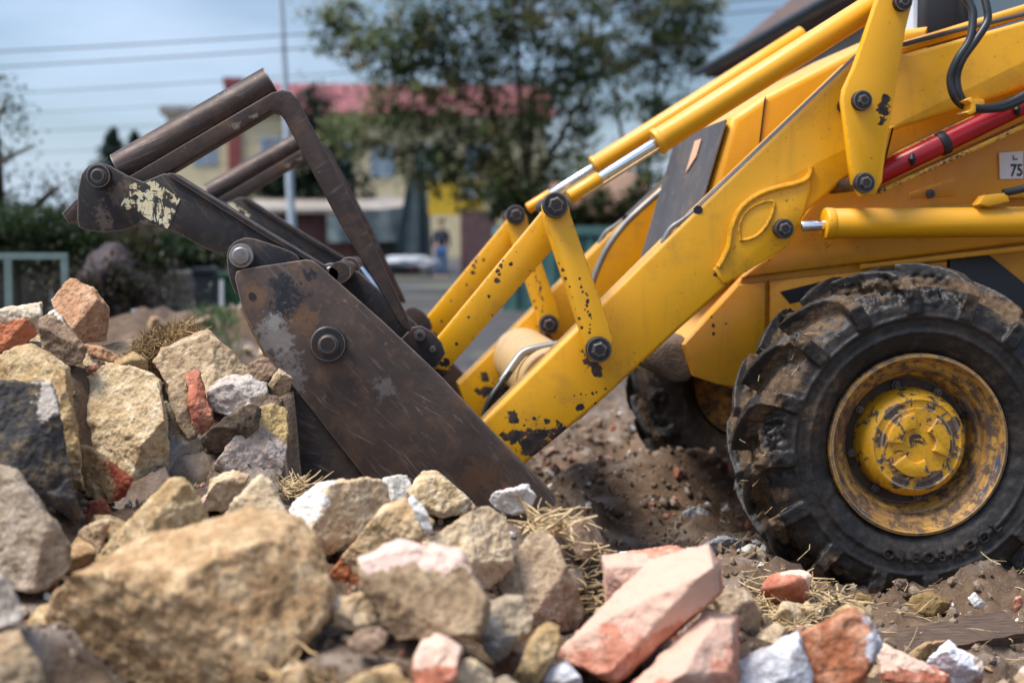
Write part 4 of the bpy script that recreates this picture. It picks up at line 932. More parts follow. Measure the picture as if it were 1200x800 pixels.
# work lamp beside the hood and the cab behind it
h0 = PX(1076, 24, 4.6)
bm = bmesh.new(); add_box(bm, (h0.x - .01, 4.56, h0.z - .09), (h0.x + .13, 4.72, h0.z + .1)); bmesh.ops.recalc_face_normals(bm, faces=bm.faces); bmesh.ops.bevel(bm, geom=bm.edges[:], offset=.03, segments=3, profile=.5, affect='EDGES')
lamp = finish(bm, 'work_lamp', M_black, M)
bm = bmesh.new(); add_box(bm, (h0.x - .022, 4.585, h0.z - .07), (h0.x - .008, 4.70, h0.z + .08)); bmesh.ops.recalc_face_normals(bm, faces=bm.faces); finish(bm, 'lens', mat_simple('lamp_lens', (.75, .78, .8), .12, .4, .05, 20), lamp)
cx0 = PX(1105, 20, 4.7).x; cz = PX(1105, 52, 4.7).z
cab = empty('cab', None, parent=M)
box('cab_frame', (cx0, 4.62, 1.2), (cx0 + 1.3, 5.32, cz - .005), M_grille, cab, .02)
for x, y in ((cx0 + .06, 4.68), (cx0 + .06, 5.26), (cx0 + .5, 4.68), (cx0 + 1.22, 4.68), (cx0 + 1.22, 5.26)):
    tube('cab_post', [(x, y, cz - .03), (x - (.08 if x < cx0 + .2 else 0), y, cz + .95)], .035, M_black, cab, 8)
bm = bmesh.new(); add_box(bm, (cx0 - .1, 4.58, cz + .95), (cx0 + 1.4, 5.36, cz + 1.08)); bmesh.ops.recalc_face_normals(bm, faces=bm.faces); bmesh.ops.bevel(bm, geom=bm.edges[:], offset=.04, segments=3, profile=.5, affect='EDGES'); finish(bm, 'cab_roof', M_hood, cab)
box('window_pane', (cx0 + .1, 4.676, cz), (cx0 + .47, 4.684, cz + .94), M_glass, cab)
box('window_pane', (cx0 + .54, 4.676, cz), (cx0 + 1.19, 4.684, cz + .94), M_glass, cab)
box('seat', (cx0 + .6, 4.8, cz - .3), (cx0 + .75, 5.15, cz + .35), M_black, cab, .04)

# ---- wheels
def add_lug(bm, c, th0, side, rnd):
    """one tread bar from the shoulder to the middle of the tread, swept back"""
    yc = 4.04; secs = []
    hgt = rnd.uniform(.82, 1.05)
    for k in range(7):
        u = k / 6.0
        s = .176 - u * .17
        rb = .395 if k == 0 else (.43 if k == 1 else .452)
        rt = (.448, .482, .502, .509, .513, .514, .512)[k]
        rt = rb + (rt - rb) * hgt
        th = th0 + .40 * (max(0, u - .12)) ** 1.1
        w = (.06, .054, .05, .047, .046, .045, .044)[k]
        wt = w * .78
        y = yc + side * s * (1.0 if k else 1.03)
        ring = []
        for a, r in ((-w, rb - .02), (-wt, rt), (wt, rt), (w, rb - .02)):
            ring.append(bm.verts.new((c.x + r * math.cos(th + a), y, c.z + r * math.sin(th + a))))
        secs.append(ring)
    for a, b in zip(secs, secs[1:]):
        for k in range(4): bm.faces.new((a[k], a[(k + 1) % 4], b[(k + 1) % 4], b[k]))
    bm.faces.new(secs[0]); bm.faces.new(list(reversed(secs[-1])))
wheel = empty('wheel', None, parent=M)
c = PX(1076, 521, 3.9); c.y = 0
bm = bmesh.new(); rnd = random.Random(9)
prof = [(.25, 3.93), (.262, 3.905), (.275, 3.894), (.30, 3.879), (.315, 3.874), (.32, 3.868), (.326, 3.868), (.331, 3.872), (.36, 3.868), (.364, 3.863), (.37, 3.863), (.374, 3.868), (.40, 3.873), (.422, 3.888), (.438, 3.912), (.446, 3.95), (.449, 4.04), (.446, 4.13), (.438, 4.168), (.422, 4.192), (.40, 4.207), (.36, 4.212), (.30, 4.2), (.25, 4.15), (.24, 4.04)]
add_lathe(bm, c, prof + [prof[0]], 120); bmesh.ops.remove_doubles(bm, verts=bm.verts, dist=1e-5)
NL = 16
for k in range(NL):
    add_lug(bm, c, 2 * math.pi * k / NL + .08, -1, rnd); add_lug(bm, c, 2 * math.pi * (k + .5) / NL + .08, 1, rnd)
bmesh.ops.recalc_face_normals(bm, faces=bm.faces)
me = bpy.data.meshes.new('tmp'); bm.to_mesh(me); bm.free()
o = bpy.data.objects.new('tmp', me); COL.objects.link(o)
m_ = o.modifiers.new('r', 'REMESH'); m_.mode = 'VOXEL'; m_.voxel_size = .0048
me2 = bpy.data.meshes.new_from_object(o.evaluated_get(bpy.context.evaluated_depsgraph_get())); bpy.data.objects.remove(o)
bm = bmesh.new(); bm.from_mesh(me2); bpy.data.meshes.remove(me2)
for _ in range(1): bmesh.ops.smooth_vert(bm, verts=bm.verts, factor=.3, use_axis_x=True, use_axis_y=True, use_axis_z=True)
bm.normal_update()
for v in bm.verts:
    p = v.co; rr = math.hypot(p.x - c.x, p.z - c.z)
    k = sstep(.37, .43, rr)
    caked = noise.fractal(p * 7, 1, 2, 3) + .15; f = noise.turbulence(p * 34, 5, False)
    dsp = k * (max(0, caked) * .016 * f * (1 - sstep(.475, .49, rr)) * 1.6 + noise.noise(p * 14) * .0012) + (f - .4) * .0022
    v.co += v.normal * dsp
t = NT('muddy_tyre_rubber')
sp = t.vmath('SUBTRACT', t.co, tuple(Vector((c.x, 4.04, c.z)) - ROOT)); rr = t.vmath('LENGTH', t.vmath('MULTIPLY', sp, (1, 0, 1)), (0, 0, 0))
n1 = t.noise(4.5, 7, .6); n2 = t.noise(19, 9, .68); n3 = t.noise(85, 8, .65)
tt = t.n.new('ShaderNodeVectorMath'); tt.operation = 'LENGTH'; t.l.new(t.vmath('MULTIPLY', sp, (1, 0, 1)), tt.inputs[0]); rr = tt.outputs['Value']
rub = t.mix(t.step(n1, .35, .65), (.012, .0105, .0095), (.026, .022, .019)); rub = t.mix(t.step(n2, .5, .66, 0, .5), rub, (.055, .05, .047)); rub = t.mix(t.math('MULTIPLY', t.step(n1, .5, .62), t.step(n2, .42, .6, 0, .75)), rub, (.06, .04, .026))
mud = t.mix(t.step(n2, .35, .65), (.045, .028, .017), (.13, .085, .05)); mud = t.mix(t.step(n3, .55, .7, 0, .7), mud, (.24, .17, .105))
amt = t.math('ADD', t.math('MULTIPLY', t.step(rr, .36, .44), .085), t.math('MULTIPLY', n1, .55)); amt = t.math('ADD', amt, t.math('MULTIPLY', n2, .4))
amt = t.math('SUBTRACT', amt, t.step(rr, .478, .494, 0, .12))
amt = t.math('ADD', amt, t.math('MULTIPLY', t.step(rr, .445, .452), t.step(rr, .48, .47, 0, .08)))
fm = t.step(amt, .558, .60)
col = t.mix(fm, rub, mud)
nm = t.bump(n2, .3, .005); nm = t.bump(n3, .5, .003, nm)
nm = t.bump(t.math('SINE', t.math('MULTIPLY', rr, 330)), .06, .003, nm)
M_tyre = t.out(col, t.step(fm, 0, 1, .48, .95), 0, nm, .32)
b2 = bmesh.new(); rnd = random.Random(31)
for _ in range(26):
    a = R(rnd.choice((rnd.uniform(80, 215), rnd.uniform(120, 200)))); q_ = rnd.uniform(0, 1); rr_ = .465 + .03 * q_ if q_ > .35 else rnd.uniform(.40, .47); yy = 3.875 if q_ < .35 else rnd.uniform(3.9, 4.16)
    add_straw(b2, Vector((c.x + rr_ * math.cos(a), yy - .006, c.z + rr_ * math.sin(a))), Vector((rnd.gauss(0, 1), rnd.gauss(0, .5), rnd.gauss(0, 1))), rnd.uniform(.012, .04), rnd.uniform(.0006, .0012), rnd)
so = finish(b2, 'straw_on_tyre', M_straw, M, smooth=0); so.parent = wheel; so['kind'] = 'stuff'
tyre = finish(bm, 'tyre', M_tyre, M, smooth=180); tyre.parent = wheel
def lathe_m(name, prof, mat, n=64, parent=None): 
    o = lathe(name, c, prof, mat, parent or wheel, n); return o
for ch_, lx, ly in (('O', 1041, 649), ('I', 1057, 652), ('E', 1072, 653), ('O', 1088, 653), ('S', 1104, 651), ('A', 1120, 647), ('C', 1136, 640), ('O', 1153, 630), ('L', 1167, 618)):
    cu = bpy.data.curves.new('txt', 'FONT'); cu.body = ch_; cu.size = .044; cu.extrude = .006; cu.bevel_depth = .0012; cu.align_x = 'CENTER'; cu.align_y = 'CENTER'
    o = bpy.data.objects.new('txt', cu); COL.objects.link(o); me = bpy.data.meshes.new_from_object(o.evaluated_get(bpy.context.evaluated_depsgraph_get())); bpy.data.objects.remove(o)
    b3 = bmesh.new(); b3.from_mesh(me); bpy.data.meshes.remove(me); bmesh.ops.rotate(b3, verts=b3.verts, cent=(0, 0, 0), matrix=Matrix.Rotation(R(90), 3, 'X'))
    P_ = PX(lx, ly, 3.871); an = math.atan2(P_.x - c.x, -(P_.z - c.z)); bmesh.ops.rotate(b3, verts=b3.verts, cent=(0, 0, 0), matrix=Matrix.Rotation(-an, 3, 'Y')); bmesh.ops.translate(b3, verts=b3.verts, vec=P_)
    lo_ = finish(b3, 'raised_letter', M_tyre, M, smooth=30); lo_.parent = wheel
rim = lathe_m('rim', [(.235, 4.1), (.252, 3.96), (.262, 3.90), (.259, 3.889), (.251, 3.886), (.244, 3.892), (.239, 3.908), (.226, 3.917), (.215, 3.922), (.208, 3.934), (.204, 3.95), (.196, 3.956), (.190, 3.968), (.186, 4.0), (.182, 4.008), (0, 4.008), (0, 4.1), (.235, 4.1)], M_rimr, 80)
M_dish = mat_steel('dark_rim_dish', (.05, .035, .028), (.075, .05, .038), (.13, .08, .045), .15, rough=.75, metal=0)
lathe_m('rim_disc', [(.184, 4.0075), (.184, 4.004), (0, 4.004), (0, 4.0075)], M_dish, 64)
for k in range(8):
    a = R(12 + 45 * k); cc = Vector((c.x + .166 * math.cos(a), 0, c.z + .166 * math.sin(a))); bm = bmesh.new()
    add_lathe(bm, cc, [(.013, 4.0035), (.013, 3.992), (.008, 3.99), (.008, 3.978), (0, 3.976)], 6)
    bmesh.ops.recalc_face_normals(bm, faces=bm.faces); finish(bm, 'wheel_nut', M_dish, wheel)
tube('valve_stem', [Vector((c.x + .185, 4.0, c.z + .085)), Vector((c.x + .165, 3.97, c.z + .078)), Vector((c.x + .15, 3.965, c.z + .07))], .007, M_black, wheel, 8)
bm = bmesh.new()
add_lathe(bm, c, [(.156, 4.006), (.154, 3.95), (.152, 3.934), (.146, 3.922), (.137, 3.912), (.132, 3.906), (.128, 3.905), (.124, 3.9085), (.106, 3.9085), (.103, 3.9055), (0, 3.9055)], 56)
def sector(a0, a1, r0, r1, y0, y1):
    n = 10; near = []; 
    for k in range(n + 1): t_ = R(a0 + (a1 - a0) * k / n); near.append((r1 * math.cos(t_), r1 * math.sin(t_)))
    for k in range(n, -1, -1):
        t_ = R(a0 + (a1 - a0) * k / n); rr_ = r0 * (1.0 + .12 * math.sin(math.pi * k / n)); near.append((rr_ * math.cos(t_), rr_ * math.sin(t_)))
    N = [Vector((c.x + x, y0, c.z + z)) for x, z in near]; F = [v + Vector((0, y1 - y0, 0)) for v in N]
    a, b, f = add_prism(bm, N, F)
for a0 in (98, 338, 218):
    sector(a0, a0 + 76, .046, .092, 3.892, 3.9055)
bmesh.ops.recalc_face_normals(bm, faces=bm.faces)
es = [e for e in bm.edges if len(e.link_faces) == 2 and abs(e.verts[0].co.y - 3.892) < 1e-5 and abs(e.verts[1].co.y - 3.892) < 1e-5]
bmesh.ops.bevel(bm, geom=es, offset=.003, segments=2, profile=.5, affect='EDGES')
finish(bm, 'hub', M_hub, wheel)
lathe_m('axle_stub', [(0, 4.05), (.09, 4.05), (.09, 4.96), (0, 4.96)], M_dish, 24)
w2 = copy_tree(wheel, M); w2.rotation_euler = (0, 0, math.pi)
for s_ in (0, math.pi):
    w3 = copy_tree(wheel, M, (2.25, 0, 0)); w3.scale = (1.42, 1.0, 1.42); w3.rotation_euler = (0, 0, s_)

# ---- bucket with its side plates, hinge plates and pallet forks
c45 = (0, R(-46), 0)
YB = 3.86
DK = (.014, .016, .022); PALE = (.27, .245, .225); RUST = (.17, .085, .042)
sp_b = [(rel(338, 352, YB), .05, DK, .9), (rel(327, 333, YB), .03, DK, .8), (rel(362, 322, YB), .02, DK, .9), (rel(318, 395, YB), .05, PALE, .6), (rel(334, 425, YB), .04, PALE, .45), (rel(300, 345, YB), .03, RUST, .6),
        (rel(360, 372, YB), .04, RUST, .7), (rel(322, 378, YB), .02, PALE, .7), (rel(450, 455, YB), .03, PALE, .35), (rel(350, 445, YB), .03, PALE, .5), (rel(560, 560, YB), .05, RUST, .6), (rel(592, 572, YB), .012, (.3, .09, .03), .9)]
M_buck = mat_steel('worn_bucket_steel', (.072, .051, .041), (.112, .08, .064), (.175, .10, .062), .85, c45, .5, .25, sp_b, .35)
M_buck2 = mat_steel('worn_bucket_steel_lower', (.05, .038, .033), (.075, .056, .047), (.12, .076, .052), .7, (0, R(-20), 0), .55, .25)
M_frk = mat_steel('brown_fork_steel', (.05, .035, .03), (.074, .052, .044), (.12, .07, .046), .4, (0, R(30), 0), .45, .3, [(rel(275, 148, 3.96), .014, (.3, .24, .18), .8), (rel(297, 137, 3.96), .01, (.3, .24, .18), .8)], .2)
sp_t = [(rel(172, 272, 3.92), .03, (.26, .21, .16), .7), (rel(120, 255, 3.92), .03, (.17, .13, .10), .6), (rel(140, 225, 3.92), .03, (.15, .11, .085), .6)]
M_top = mat_steel('dark_hinge_plate_steel', (.026, .024, .025), (.046, .038, .034), (.085, .06, .043), .4, c45, .5, .25, sp_t, .5)
BK = empty('bucket', None, parent=M)
side = plate('side_plate', [(275, 326), (277, 318), (284, 315), (358, 304), (366, 305), (373, 310), (446, 374), (516, 440), (580, 508), (651, 581), (652, 590), (640, 606), (606, 640), (500, 650), (430, 563), (346, 456), (312, 416), (299, 392), (284, 364)], YB, YB + .028, M_buck, BK, .004, 2)
s2 = plate('wear_edge', [(281, 360), (296, 392), (310, 418), (344, 459), (430, 568), (470, 620), (520, 640), (440, 540), (340, 420), (300, 370)], YB + .053, YB + .066, mat_simple('rust_brown_edge', (.2, .115, .06), .8, 0, .35, 30), BK, .003)
low = plate('lower_side_plate', [(352, 450), (336, 480), (331, 512), (331, 640), (500, 660), (440, 560)], YB + .006 + .024, YB + .052, M_buck2, BK, .004)
hin = plate('hinge_plate', [(265, 300), (268, 290), (276, 282), (288, 278), (300, 280), (330, 290), (346, 297), (352, 304), (330, 330), (290, 350), (276, 346), (268, 326)], YB + .034, YB + .05, M_top, BK, .003, 2, 1)
pin('hinge_pin', 282, 300, YB - .01, YB + .2, 14.5, M_pinb, BK, .72, False)
pin('pivot_boss', 384, 404, YB - .045, YB + .1, 21.5, M_pin, BK, .52, False)
plate('bolt_hole', chaikin([(291, 344), (296, 342), (301, 347), (297, 352), (292, 351)], 1), YB - .0015, YB + .002, M_black, BK, 0)
YT = 3.915
top = plate('fork_hinge_plate', [(90, 258), (91, 222), (95, 204), (103, 194), (114, 190), (126, 193), (150, 206), (168, 213), (180, 208), (192, 203), (202, 205), (310, 272), (372, 312), (380, 330), (300, 330), (276, 296), (255, 297), (244, 293), (207, 273), (180, 264), (164, 263), (146, 270), (122, 273), (100, 270), (92, 266)], YT, YT + .03, M_top, BK, .004, 2)
plate('plate_flange', [(196, 203), (204, 203), (312, 270), (380, 311), (380, 317), (310, 277), (202, 209)], YT - .012, YT + .1, M_top, BK, .002)
pin('fork_pin', 114, 206, YT - .05, YT + .25, 14, M_pin, BK, .58, False)
plate('bolt_hole', chaikin([(154, 231), (158, 227), (163, 231), (158, 236)], 1), YT - .0025, YT + .002, M_black, BK, 0)
t = NT('worn_cream_sticker'); n = t.noise(38, 8, .62); n2 = t.noise(16, 7, .6)
sc = t.noise(2.0, 6, .7, t.map((60, 8, 8), (0, R(35), 0)))
keep = t.math('MULTIPLY', t.step(n, .525, .515), t.math('MULTIPLY', t.step(sc, .57, .56), t.step(t.noise(2.0, 6, .7, t.map((8, 8, 70), (0, R(20), 0))), .60, .59)))
col = t.mix(keep, (.035, .032, .03), t.mix(t.step(n2, .35, .65), (.78, .70, .48), (.70, .56, .28)))
M_stk = t.out(col, .6)
plate('worn_sticker', [(141, 240), (150, 226), (152, 217), (158, 214), (166, 219), (172, 214), (180, 210), (186, 216), (193, 220), (200, 226), (208, 229), (211, 233), (206, 246), (202, 258), (196, 268), (188, 264), (176, 258), (166, 252), (158, 244), (148, 246), (143, 243)], YT - .0016, YT + .001, M_stk, BK, 0)
for src, dy in ((side, 2.02), (low, 1.92), (hin, 1.96), (top, 1.9)): copy_tree(src, BK, (0, dy, 0))
bp = BK.children[:]
for o_ in list(BK.children):
    if o_.name.split('.')[0] in ('worn_sticker', 'plate_flange', 'fork_pin'): copy_tree(o_, BK, (0, 1.9, 0))
plate('bucket_shell', [(300, 372), (340, 420), (440, 540), (560, 650), (600, 640), (610, 626), (455, 520), (352, 404), (318, 366)], YB + .085, YB + 2.0, M_buck2, BK, .006)
plate('cutting_edge', [(470, 640), (600, 648), (640, 612), (632, 600), (590, 628), (480, 628)], YB + .03, YB + 2.0, M_buck2, BK, .004)
pin('roller', 388, 322, YB + .1, YB + .3, 14, M_pinb, BK, .7, False)
pin('boss', 409, 314, YB + .5, YB + .8, 13, M_frk, BK, .6, False)
lathe('cross_shaft', PX(404, 316, YB + .52), [(0, YB + .1), (.03, YB + .1), (.03, YB + 1.9), (0, YB + 1.9)], M_frk, BK, 20)
plate('clam_bar', [(392, 330), (404, 316), (420, 318), (512, 402), (520, 424), (500, 430), (470, 404)], 4.30, 4.38, M_dark, BK, .006)
cyl_between('clam_rod', PX(422, 314, 4.9), PX(455, 356, 4.9), .011, M_chrome, BK, 16, .002)
cyl_between('clam_cylinder', PX(452, 352, 4.9), PX(520, 440, 4.9), .032, M_black, BK, 20)
lb = plate('link_bracket', [(470, 397), (484, 383), (494, 382), (508, 390), (518, 402), (522, 414), (512, 430), (504, 432)], 4.18, 4.21, M_dark, BK, .004, 2)
copy_tree(lb, BK, (0, 1.34, 0))
pin('bolt', 492, 393, 4.14, 4.3, 7, M_pin, BK, .7, False); pin('bolt', 507, 409, 4.165, 4.25, 4.2, M_frk, BK, .6, False)
# forks folded back over the bucket
YF = 3.955
fk = plate('pallet_fork', [(150, 207), (318, 108), (330, 105), (341, 108), (349, 117), (360, 138), (420, 250), (483, 384), (480, 389), (470, 384), (452, 352), (398, 262), (333, 140), (327, 132), (318, 130), (200, 201), (172, 216)], YF, YF + .1, M_frk, M, .006, 3)
a, b = PX(140, 199, YF + .045), PX(319, 97, YF + .045); d = (b - a).normalized()
bm = bmesh.new(); r_ = 20 / ppm(YF); add_tube(bm, [a, a + d * .001, a + (b - a) * .5, b], r_, 28, False); add_tube(bm, [a, a + (b - a) * .5, b], r_ - .006, 28, False)
rings = [e for e in bm.edges if len(e.link_faces) == 1]
bmesh.ops.bridge_loops(bm, edges=[e for e in rings if (e.verts[0].co - a).length < .09])
bmesh.ops.bridge_loops(bm, edges=[e for e in bm.edges if len(e.link_faces) == 1])
bmesh.ops.recalc_face_normals(bm, faces=bm.faces); finish(bm, 'fork_sleeve', M_frk, fk)
fk2 = copy_tree(fk, M, (0, 1.93, 0))
plate('stop_lug', [(72, 250), (90, 232), (96, 236), (96, 258), (80, 262)], 4.3, 4.36, M_frk, BK, .004)

# ================================================================== THE YARD BEHIND
M_cream = mat_simple('cream_plaster', (.62, .50, .30), .9, 0, .1, 1.2)
M_redroof = mat_simple('red_metal_roof', (.22, .06, .06), .55, .1, .2, 1.5)
M_chim = mat_simple('brick_red_chimney', (.24, .055, .05), .9, 0, .25, 5)
M_winfr = mat_simple('window_frame_white', (.5, .52, .55), .6, 0, .05, 4)
M_pane = NT('blue_grey_pane').out((.2, .25, .3), .1, 0, None, .5)
M_brickw = mat_simple('brown_brick_wall', (.115, .045, .04), .9, 0, .35, 5)
M_tarp = mat_simple('blue_grey_tarpaulin', (.095, .13, .145), .5, 0, .3, 2.0, .3)
M_roofg = mat_simple('grey_tin_roof', (.30, .26, .22), .7, .2, .3, 2)
M_teal = mat_simple('teal_green_metal', (.085, .19, .165), .6, .1, .3, 3, .2)
M_maroon = mat_simple('maroon_sheet', (.03, .013, .013), .65, 0, .5, 3)
M_dwood = mat_simple('old_dark_wood', (.026, .02, .018), .85, 0, .5, 6, .4)
M_wframe = mat_simple('pale_green_old_paint', (.13, .19, .17), .7, 0, .25, 9)
M_bin_d = mat_simple('dark_bin_plastic', (.022, .026, .032), .5, 0, .2, 5)
M_bin_g = mat_simple('green_bin_plastic', (.018, .075, .03), .5, 0, .2, 5)
M_block = mat_simple('grey_block', (.16, .145, .13), .9, 0, .3, 9)
M_blue = mat_simple('blue_grey_sheet', (.14, .18, .23), .45, .1, .2, 4)
M_yelboard = mat_simple('yellow_canopy', (.66, .42, .02), .6, 0, .12, 3)
M_gate = mat_simple('brown_purple_board', (.12, .065, .065), .8, 0, .25, 3)
M_navy = mat_simple('navy_cloth', (.02, .026, .045), .9, 0, .2, 9)
M_jean = mat_simple('blue_denim', (.03, .11, .28), .9, 0, .2, 9)
M_skin = mat_simple('skin', (.50, .29, .21), .6, 0, .05, 9)
M_hair = mat_simple('dark_hair', (.02, .014, .01), .8, 0, .2, 9)
M_pole = mat_simple('galvanised_pole', (.46, .52, .58), .5, .3, .1, 3)
M_wire = mat_simple('dark_wire', (.03, .033, .04), .6)
M_bark = mat_simple('bark', (.06, .045, .035), .95, 0, .35, 6, .5)
M_tile = NT('roof_tiles')
t = M_tile; w = t.n.new('ShaderNodeTexWave'); w.wave_type = 'BANDS'; w.bands_direction = 'Z'; w.inputs['Scale'].default_value = 5; w.inputs['Distortion'].default_value = .6
t.l.new(t.co, w.inputs['Vector']); col = t.mix(w.outputs['Fac'], (.07, .042, .034), (.17, .095, .07)); M_tile = t.out(t.mix(t.step(t.noise(4, 5), .4, .6), col, (.075, .05, .045)), .9)
M_gutter = mat_simple('dark_gutter', (.028, .032, .04), .5, .2, .2, 5)
M_wallp = mat_simple('grey_plaster_wall', (.3, .27, .24), .9, 0, .15, 2)

def leafmat(name, a, b, c):
    t = NT(name); v = t.voro(2.6, out='Color'); s_ = t.n.new('ShaderNodeSeparateColor'); t.l.new(v, s_.inputs[0])
    col = t.mix(s_.outputs[0], a, b); col = t.mix(t.step(s_.outputs[1], .7, .95), col, c)
    t.out(col, .55, 0, None, .3); t.b.inputs['Transmission Weight'].default_value = 0
    tr = t.n.new('ShaderNodeBsdfTranslucent'); t.l.new(col, tr.inputs['Color'])
    ms = t.n.new('ShaderNodeMixShader'); ms.inputs[0].default_value = .5
    o = t.n['Material Output']; t.l.new(t.b.outputs[0], ms.inputs[1]); t.l.new(tr.outputs[0], ms.inputs[2]); t.l.new(ms.outputs[0], o.inputs['Surface'])
    return t.m
L_tree = leafmat('autumn_green_leaves', (.10, .14, .055), (.18, .21, .095), (.32, .25, .10))
L_dark = leafmat('dark_green_leaves', (.018, .035, .014), (.035, .06, .02), (.06, .05, .02))
L_con = leafmat('conifer_needles', (.012, .03, .02), (.025, .05, .03), (.03, .05, .025))
L_brown = leafmat('brown_leaves', (.022, .02, .01), (.04, .03, .015), (.03, .04, .014))
def add_leaf(bm, p, s, rnd):
    a = Vector((rnd.gauss(0, 1), rnd.gauss(0, 1), rnd.gauss(0, 1))).normalized(); b, c_ = frame_of(a)
    vs = [bm.verts.new(p + a * s), bm.verts.new(p + b * s * .5), bm.verts.new(p - a * s * .8), bm.verts.new(p - b * s * .5)]
    bm.faces.new(vs)
def crown_mesh(name, blobs, n_cl, per, leaf, spread, mat, parent, seed):
    rnd = random.Random(seed); bm = bmesh.new()
    tot = sum(b[3] * b[4] for b in blobs)
    for c, Y, ry, rx, rz in blobs:
        for _ in range(max(3, int(n_cl * rx * rz / tot))):
            u = Vector((rnd.gauss(0, 1), rnd.gauss(0, 1), rnd.gauss(0, 1))).normalized() * rnd.random() ** .4
            cc = c + Vector((u.x * rx, u.y * ry, u.z * rz)); sp_ = spread * rnd.uniform(.5, 1.3)
            for _ in range(int(per * rnd.uniform(.5, 1.5))):
                add_leaf(bm, cc + Vector((rnd.gauss(0, sp_), rnd.gauss(0, sp_), rnd.gauss(0, sp_ * .7))), leaf * rnd.uniform(.6, 1.3), rnd)
    return finish(bm, name, mat, parent, smooth=0)
def limb_mesh(name, segs, mat, parent):
    bm = bmesh.new()
    for path, r0, r1 in segs:
        path = smooth_path(path, 4); n = len(path) - 1
        add_tube(bm, path, [r0 + (r1 - r0) * i / n for i in range(n + 1)], 9)
    bmesh.ops.recalc_face_normals(bm, faces=bm.faces); return finish(bm, name, mat, parent)
def tree(name, Y, base_px, gzv, tops, blobs_px, n_cl, per, leaf, spread, lm, label, seed, r0=.22, group=None, cat='tree'):
    b = PX(base_px, 300, Y); b.z = gzv
    root = empty(name, b, label, cat, group)
    segs = []; fork = b + Vector((0, 0, (PX(base_px, tops[0][1], Y).z - gzv) * .42))
    segs.append(([b, b + (fork - b) * .5 + Vector((.08, 0, 0)), fork], r0, r0 * .75))
    for x, y in tops:
        e = PX(x, y, Y + random.uniform(-1, 1)); m = fork.lerp(e, .5) + Vector((random.uniform(-.3, .3), 0, .2)); segs.append(([fork, m, e], r0 * .6, r0 * .12))
    limb_mesh('trunk', segs, M_bark, root)
    crown_mesh('crown', [(PX(x, y, Y), Y, max(.4, .9 * r / ppm(Y)), r / ppm(Y), (rz if rz else r) / ppm(Y)) for x, y, r, rz in blobs_px], n_cl, per, leaf, spread, lm, root, seed)
    return root
YT1 = 30.0
tree('broadleaf_tree', YT1, 618, 0, [(480, 90), (560, 40), (640, 20), (720, 60), (600, -60), (690, 170), (520, 160)],
     [(425, 160, 55, 34), (455, 40, 75, 55), (540, 20, 90, 70), (640, 30, 100, 80), (480, 135, 70, 60), (560, 130, 80, 60), (640, 140, 75, 65), (600, -70, 190, 70), (520, 195, 60, 35), (610, 200, 60, 40), (400, 40, 34, 40), (385, 20, 24, 16), (500, 70, 80, 50), (680, 90, 50, 70), (560, 222, 70, 28), (645, 222, 60, 28), (500, 200, 40, 30)],
     900, 46, .08, .18, L_tree, 'broad dark green tree with thinning autumn leaves in the middle of the yard', 4, .13, 'trees behind the yard')
tree('broadleaf_tree', 36.0, 742, 0, [(720, 60), (770, 30), (800, 60), (730, 170)],
     [(760, 20, 70, 60), (800, 50, 45, 55), (730, 60, 40, 40), (760, 120, 30, 40), (790, 130, 36, 40), (690, 205, 40, 40), (745, 195, 45, 40), (800, 0, 60, 40), (700, -40, 110, 50)],
     360, 42, .095, .19, L_tree, 'looser tree with big sky gaps standing between the larger tree and the tiled roof', 5, .12, 'trees behind the yard')
tree('bare_tree', 15.0, 2, 0, [(10, 110), (40, 170), (70, 220), (-20, 90), (60, 250)],
     [(2, 110, 20, 26), (14, 140, 22, 12), (26, 160, 14, 10), (6, 190, 26, 14), (60, 212, 26, 14), (100, 240, 34, 16), (30, 240, 40, 24), (-10, 235, 40, 30), (75, 262, 50, 22)],
     120, 16, .035, .085, L_dark, 'half bare dark tree with thin twigs at the left picture edge', 6, .09)
for k, (x, top, w_) in enumerate([(132, 152, 20), (158, 156, 14)]):
    Yc = 42.0 + 3 * k; b = PX(x, 300, Yc); b.z = 0; root = empty('conifer_tree', b, ['pointed conifer whose tip shows above the fork bar, left one', 'smaller dark conifer right behind the other pointed tip'][k], 'tree', 'conifers beyond the yard')
    tp = PX(x, top, Yc); limb_mesh('trunk', [([b, b.lerp(tp, .5), tp], .14, .02)], M_bark, root)
    bm = bmesh.new(); rnd = random.Random(40 + k)
    for j in range(34):
        f = j / 33; z = tp.z - .05 - f * (tp.z - .6); rr_ = .1 + f * 2.1 * (w_ / 18)
        for q in range(int(10 + 26 * f)):
            a = rnd.uniform(0, 6.28); 
            for _ in range(5): add_leaf(bm, Vector((tp.x + math.cos(a) * rr_ * rnd.uniform(.2, 1), tp.y + math.sin(a) * rr_ * rnd.uniform(.2, 1), z + rnd.uniform(-.12, .1))), .13 * rnd.uniform(.6, 1.3), rnd)
    finish(bm, 'crown', L_con, root, smooth=0)
tree('conifer_tree', 50.0, 372, .45, [(372, 190)], [(365, 150, 24, 50), (350, 205, 50, 40), (400, 215, 40, 26), (385, 180, 30, 40), (330, 225, 40, 24)], 220, 36, .14, .34, L_con, 'dark evergreen in front of the cream house below the red roof', 8, .2, 'conifers beyond the yard')
def shrub(Y, blobs, n_cl, per, leaf, lm, label, seed):
    b = PX(blobs[0][0], 300, Y); b.z = gz(b.x, b.y)
    root = empty('shrub', b, label, 'shrub', 'shrubs along the yard')
    limb_mesh('stem', [([b, PX(x, (y + 330) / 2, Y), PX(x, y, Y)], .03, .008) for x, y, r, rz in blobs], M_bark, root)
    crown_mesh('foliage', [(PX(x, y, Y), Y, r / ppm(Y), r / ppm(Y), rz / ppm(Y)) for x, y, r, rz in blobs], n_cl, per, leaf, .11, lm, root, seed)
